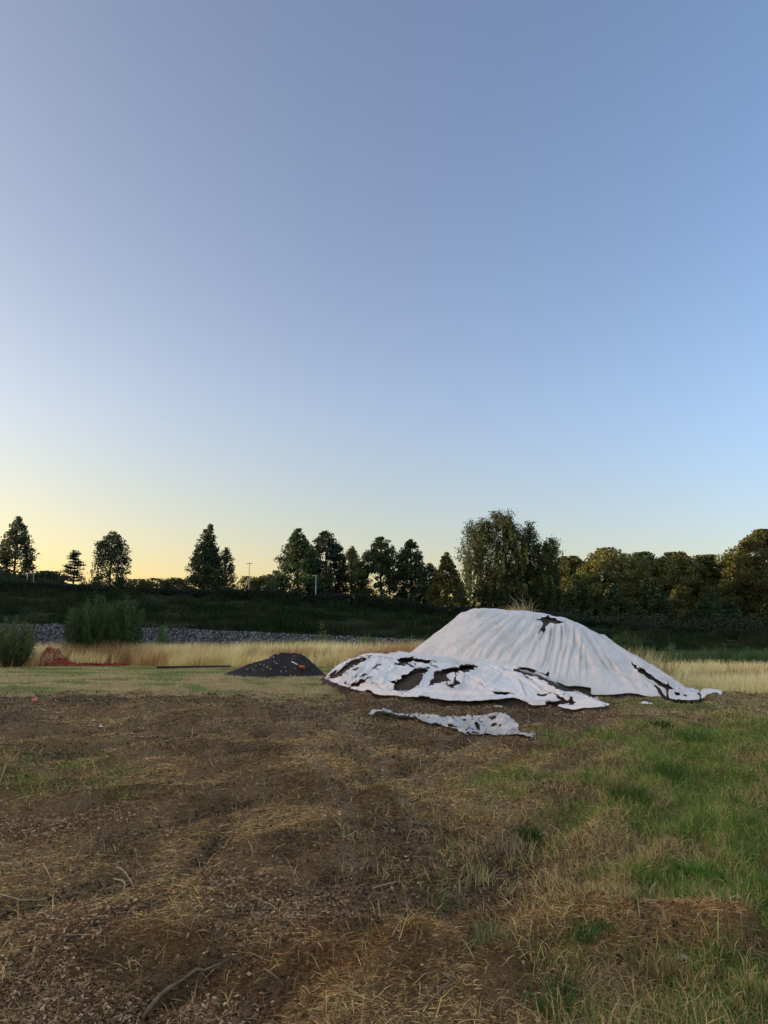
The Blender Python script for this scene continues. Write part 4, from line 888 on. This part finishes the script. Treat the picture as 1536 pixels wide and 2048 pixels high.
tree('broadleaf_tree', 762, 1073, 94, 102, OVAL, C(.034,.052,.020), 910, 'full round-topped tree left of centre in the row', n=7200, leaf=.29, lobes=.35, crown0=.02)
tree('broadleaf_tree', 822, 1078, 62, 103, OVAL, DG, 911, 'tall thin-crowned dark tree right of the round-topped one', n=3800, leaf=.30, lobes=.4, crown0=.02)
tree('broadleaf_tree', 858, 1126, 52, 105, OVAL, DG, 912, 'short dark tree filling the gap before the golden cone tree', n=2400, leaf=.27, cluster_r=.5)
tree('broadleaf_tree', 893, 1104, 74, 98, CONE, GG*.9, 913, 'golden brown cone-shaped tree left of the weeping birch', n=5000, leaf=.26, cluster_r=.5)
# far low trees on the horizon
for i, (a, b, c_, lab) in enumerate(((95, 1142, 60, 'low dark bush at the skyline between the left edge tree and the pine'), (60, 1150, 60, 'low dark bush under the left edge tree'), (275, 1158, 60, 'low far tree right of the oval tree'), (315, 1156, 64, 'low far tree midway between the oval tree and the pointed pair'), (350, 1155, 56, 'low far tree just left of the pointed pair'),
        (500, 1152, 60, 'low golden green tree behind the tall street lamp'), (535, 1148, 56, 'low golden green tree left of the conical green tree'))):
    tree('distant_tree', a, b, c_, 120 if i > 1 else 98, DOME, DG if i < 2 else GG*.6, 930+i, lab, n=1700, leaf=.30, cluster_r=.6, group='low far trees on the skyline')
# right-hand wood
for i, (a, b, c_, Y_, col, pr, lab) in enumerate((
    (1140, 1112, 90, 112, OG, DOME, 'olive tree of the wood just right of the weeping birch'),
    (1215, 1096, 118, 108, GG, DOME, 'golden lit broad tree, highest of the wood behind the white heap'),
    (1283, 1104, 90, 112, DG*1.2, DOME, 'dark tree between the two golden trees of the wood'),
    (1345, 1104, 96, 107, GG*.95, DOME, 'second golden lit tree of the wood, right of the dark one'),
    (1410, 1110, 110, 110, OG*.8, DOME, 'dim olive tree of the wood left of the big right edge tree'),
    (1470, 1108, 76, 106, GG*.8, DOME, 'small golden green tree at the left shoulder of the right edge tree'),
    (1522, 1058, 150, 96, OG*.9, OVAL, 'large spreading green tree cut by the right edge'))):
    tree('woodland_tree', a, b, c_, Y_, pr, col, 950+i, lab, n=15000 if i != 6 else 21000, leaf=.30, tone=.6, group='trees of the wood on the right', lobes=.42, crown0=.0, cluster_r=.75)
for i, (a, b, c_, Y_, col, lab) in enumerate((
    (1150, 1146, 54, 84, DG, 'dark upright young tree right of the weeping birch'),
    (1228, 1168, 56, 84, DG*1.15, 'dark young tree in front of the golden broad tree'),
    (1300, 1144, 62, 84, DG*1.1, 'dark cone-shaped young tree, tallest in front of the wood'),
    (1350, 1178, 50, 86, GG*.75, 'golden tipped young birch with pale trunk in front of the wood'),
    (1416, 1174, 56, 84, DG*1.1, 'dark young tree left of the big right edge tree'),
    (1462, 1200, 44, 84, DG*1.1, 'low dark young tree under the right edge tree'))):
    tree('young_tree', a, b, c_, Y_, TEAR, col, 970+i, lab, n=4200, leaf=.22, cluster_r=.4, crown0=.0, group='young trees in front of the wood', trunkmat=M_BIRCH if i == 3 else None)
# small layered pine
def pine(px, top, wpx, Y, seed, label):
    rng = np.random.default_rng(seed); tp = W(px, top, Y); bz = plate(tp[0], tp[1]); H = tp[2]-bz; Wd = wpx/F*Y/2
    root = empty('pine_tree', (tp[0], tp[1], bz), label, 'tree'); tr_ = MB(); cr = MB()
    tube(tr_, [[0, 0, 0], [.05, 0, H*.5], [0, 0, H*.98]], [.16, .1, .03], 7)
    nl = 10
    for l in range(nl):
        h = H*(.24+.74*l/(nl-1)); rad = Wd*np.interp(l/(nl-1), [0, .25, .6, 1], [.85, 1, .78, .22])
        for a in rng.uniform(0, 2*pi, 6):
            R_ = rad*rng.uniform(.65, 1.1); t = np.linspace(0, 1, 5); P = np.stack([R_*t*cos(a), R_*t*sin(a), h+.10*R_*t**2*2 - .05 + rng.normal(0, .1)], -1)
            tube(tr_, P, np.linspace(.05, .015, 5), 4, cap=False)
            n = 52; tt = rng.uniform(.25, 1, n); C_ = np.stack([np.interp(tt, t, P[:, k]) for k in range(3)], -1) + rng.normal(size=(n, 3))*[.26, .26, .05]
            rhombs(cr, C_, .28*rng.uniform(.7, 1.2, n), .4, jit(C(.03,.045,.03), n, rng), rng)
    tr_.build('trunk', M_BARK, root); cr.build('crown', M_LEAF, root)
pine(151, 1104, 46, 105, 990, 'small layered pine between the two leftmost tall trees')

# weeping birch
def weeping():
    rng = np.random.default_rng(1001); Y = 92; s = Y/F
    px2x = lambda p: (p-CX)*s
    bx = px2x(1008); bz = plate(bx, Y); root = empty('weeping_birch', (bx, Y, bz), 'tall weeping birch with drooping strands, the biggest tree behind the white heap', 'tree')
    zof = lambda py: W(CX, py, Y)[2]-bz
    tpx = (908, 918, 930, 942, 955, 965, 975, 985, 997, 1004, 1015, 1024, 1034, 1044, 1054, 1062, 1070, 1082, 1095, 1106, 1114, 1124)
    tpy = (1110, 1078, 1052, 1036, 1044, 1032, 1040, 1026, 1020, 1024, 1019, 1030, 1046, 1058, 1046, 1036, 1066, 1090, 1078, 1072, 1092, 1150)
    top = lambda x: np.interp(x, [px2x(v)-bx for v in tpx], [zof(v) for v in tpy])
    fo = MB(); tr_ = MB(); lb = MB(); anchors = []
    x0, x1 = px2x(908)-bx, px2x(1124)-bx
    lobes = [(px2x(a)-bx, w_, z_) for a, w_, z_ in ((930, 1.0, 1.0), (945, 1.2, 1), (965, 1.5, 1), (985, 1.6, 1), (1003, 1.5, 1), (1020, 1.4, 1), (1040, 1.0, .97), (1062, .9, 1), (1090, 1.2, .96), (1106, .7, 1), (1025, 1.8, .8), (985, 1.8, .8), (1075, 1.4, .85))]
    for i in range(1500):
        lx, lw, lz = lobes[rng.integers(len(lobes))]
        x = lx + rng.normal(0, lw*.55); x = x if x0 < x < x1 else rng.uniform(x0+1, x1-.8); tz = top(x) - rng.exponential(.22); y = rng.normal(0, 1.5)*min(1, 1.2)
        dep = rng.random()**1.25*.84; z = tz*(1-dep) - .06*y*y; L = rng.uniform(.35, 1.9)*(1+.5*(dep > .35))
        if z < 1.5: continue
        if x < px2x(945)-bx and rng.random() < .5: continue
        anchors.append((x, y, z))
        n = int(30*L); t = rng.random(n)**.85; sw = rng.normal(0, .12, 2)
        P = np.stack([x + sw[0]*t*L + rng.normal(0, .12, n), y + sw[1]*t*L + rng.normal(0, .12, n), z - t*L], -1); P[:, 2] = np.maximum(P[:, 2], .2)
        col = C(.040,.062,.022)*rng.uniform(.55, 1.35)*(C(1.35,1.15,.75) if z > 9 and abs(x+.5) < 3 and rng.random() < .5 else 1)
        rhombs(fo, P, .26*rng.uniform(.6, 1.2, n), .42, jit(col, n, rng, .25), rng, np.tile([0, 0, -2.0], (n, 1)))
        n = 14; P = np.array([x, y, z]) + rng.normal(size=(n, 3))*[.35, .35, .13]; rhombs(fo, P, .24, .5, jit(col, n, rng, .25), rng)
    for (a, b, r0, top_z) in ((1012, 0, .26, .9), (962, .8, .17, .75), (1042, -.5, .16, .62)):
        x = px2x(a)-bx; t = np.linspace(0, 1, 10); H_ = float(top(x))*top_z
        P = np.stack([x + .25*np.sin(t*4+a), b + 0*t, t*H_], -1); tube(tr_, P, r0*(1-t)**.7+.03, 8)
        for q in rng.choice(len(anchors), 34, replace=False):
            e = np.array(anchors[q])
            if abs(e[0]-x) > 3: continue
            h0 = e[2]*rng.uniform(.6, .85); h0 = min(h0, H_); s0 = np.array([np.interp(h0, P[:, 2], P[:, 0]), b, h0]); tt = np.linspace(0, 1, 6)[:, None]
            tube(lb, s0*(1-tt)+e*tt + np.sin(tt*pi)*np.array([0, 0, .35]), np.linspace(.055, .015, 6), 5, cap=False)
    fo.build('crown', M_LEAF, root); tr_.build('trunk', M_BIRCH, root); lb.build('limbs', M_BARK, root)
weeping()
tree('broadleaf_tree', 1035, 1128, 150, 99, DOME, C(.024,.040,.017), 1010, 'dark dense tree filling in behind the lower skirt of the weeping birch', n=7000, leaf=.30, crown0=.0, lobes=.3)

# hedge along the embankment's top
rng = np.random.default_rng(1100); hdg = empty('hedge', (0, 62, 0), 'long dark hedge along the top of the embankment', 'hedge')
n = 70000; px = rng.uniform(-120, 1660, n); Y_ = rng.uniform(61.2, 63.8, n); x = (px-CX)/F*62
ht = np.interp(px, [-100, 0, 100, 300, 500, 800, 900, 1200, 1536], [1.2, 1.25, 1.0, .85, 1.2, 1.5, 1.1, .9, .9])*(.75+.5*fbm(x*.8, x*0, 1103))
z = zt(x) - .15 + ht*rng.random(n)**.8
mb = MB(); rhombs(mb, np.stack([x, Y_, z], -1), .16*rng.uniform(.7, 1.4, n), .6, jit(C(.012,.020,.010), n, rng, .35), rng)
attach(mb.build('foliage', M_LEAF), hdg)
# rough undergrowth under the trees behind the hedge
n = 60000; x = rng.uniform(-70, 75, n); y = rng.uniform(70, 104, n); bz = emb(x, y); hh = (.6 + 1.3*fbm(x*.22, y*.12, 1107)*sst(-5, 25, x) + .5*sst(-45, -20, x))*rng.random(n)**.7
hh *= 1 + .5*sst(15, 40, x)
mb = MB(); rhombs(mb, np.stack([x, y, bz+hh], -1), .30*rng.uniform(.7, 1.4, n), .6, jit(C(.018,.030,.013), n, rng, .4), rng)
tag(mb.build('undergrowth', M_LEAF), 'dark undergrowth at the foot of the trees behind the hedge', 'undergrowth', kind='stuff')
# young saplings' thin stems sticking out of the hedge at left are grass-like shoots
n = 500; px = np.concatenate([rng.uniform(165, 215, 250), rng.uniform(70, 120, 250)]); x = (px-CX)/F*63; b = np.stack([x, 63+0*x, zt(x)+.4], -1)
dv = np.stack([rng.normal(0, .2, n), rng.normal(0, .2, n), np.ones(n)], -1); dv /= np.linalg.norm(dv, axis=1)[:, None]
mb = MB(); blades(mb, b, dv, rng.uniform(.5, 1.5, n), .05, .3, jit(C(.05,.055,.03), n, rng), rng); tag(mb.build('hedge_shoots', M_BLADE), 'thin shoots rising above the hedge against the yellow sky', 'weeds', kind='stuff')

# street lamps
def lamp(px, top, Y, label, arms):
    tp = W(px, top, Y); bz = plate(tp[0], tp[1]); H = tp[2]-bz
    root = empty('street_lamp', (tp[0], tp[1], bz), label, 'street lamp', 'street lamps behind the embankment'); mbx = MB()
    tube(mbx, [[0, 0, 0], [0, 0, .8], [0, 0, .81], [0, 0, H]], [.10, .10, .07, .042], 10); mbx.build('pole', M_METAL, root, True)
    h = MB()
    if arms:
        tube(h, [[0, 0, H], [0, 0, H+.12]], [.05, .05], 8)
        for s_ in (-1, 1): box(h, [s_*.20, 0, H+.08], [.36, .2, .08])
    else:
        tube(h, [[0, 0, H], [-.10, 0, H+.08], [-.22, 0, H+.08]], [.04, .035, .035], 8); box(h, [-.30, 0, H+.06], [.34, .22, .10])
    h.build('lamp_head', M_METAL, root)
lamp(499, 1128, 100, 'tall slim street lamp against the yellow sky', True)
lamp(632, 1152, 88, 'shorter lamp post in front of the dark bluish tree', False)
# small road sign and white railing under the left edge tree
q = W(62, 1146, 90); bz = plate(q[0], q[1]); root = empty('road_sign', (q[0], q[1], bz), 'dark sign board with white edge under the left edge tree', 'sign')
mb = MB(); tube(mb, [[-.42, 0, 0], [-.42, 0, q[2]-bz]], .04, 8); tube(mb, [[.38, 0, 0], [.38, 0, q[2]-bz-.1]], .04, 8); mb.build('post', M_METAL, root)
mb = MB(); box(mb, [0, 0, q[2]-bz-.25], [.8, .05, .55]); mb.build('board', M_DARK, root)
mb = MB(); box(mb, [0, -.04, q[2]-bz-.02], [.9, .04, .07]); box(mb, [-.43, -.04, q[2]-bz-.28], [.06, .04, .5]); mb.build('frame', M_WHITE, root)
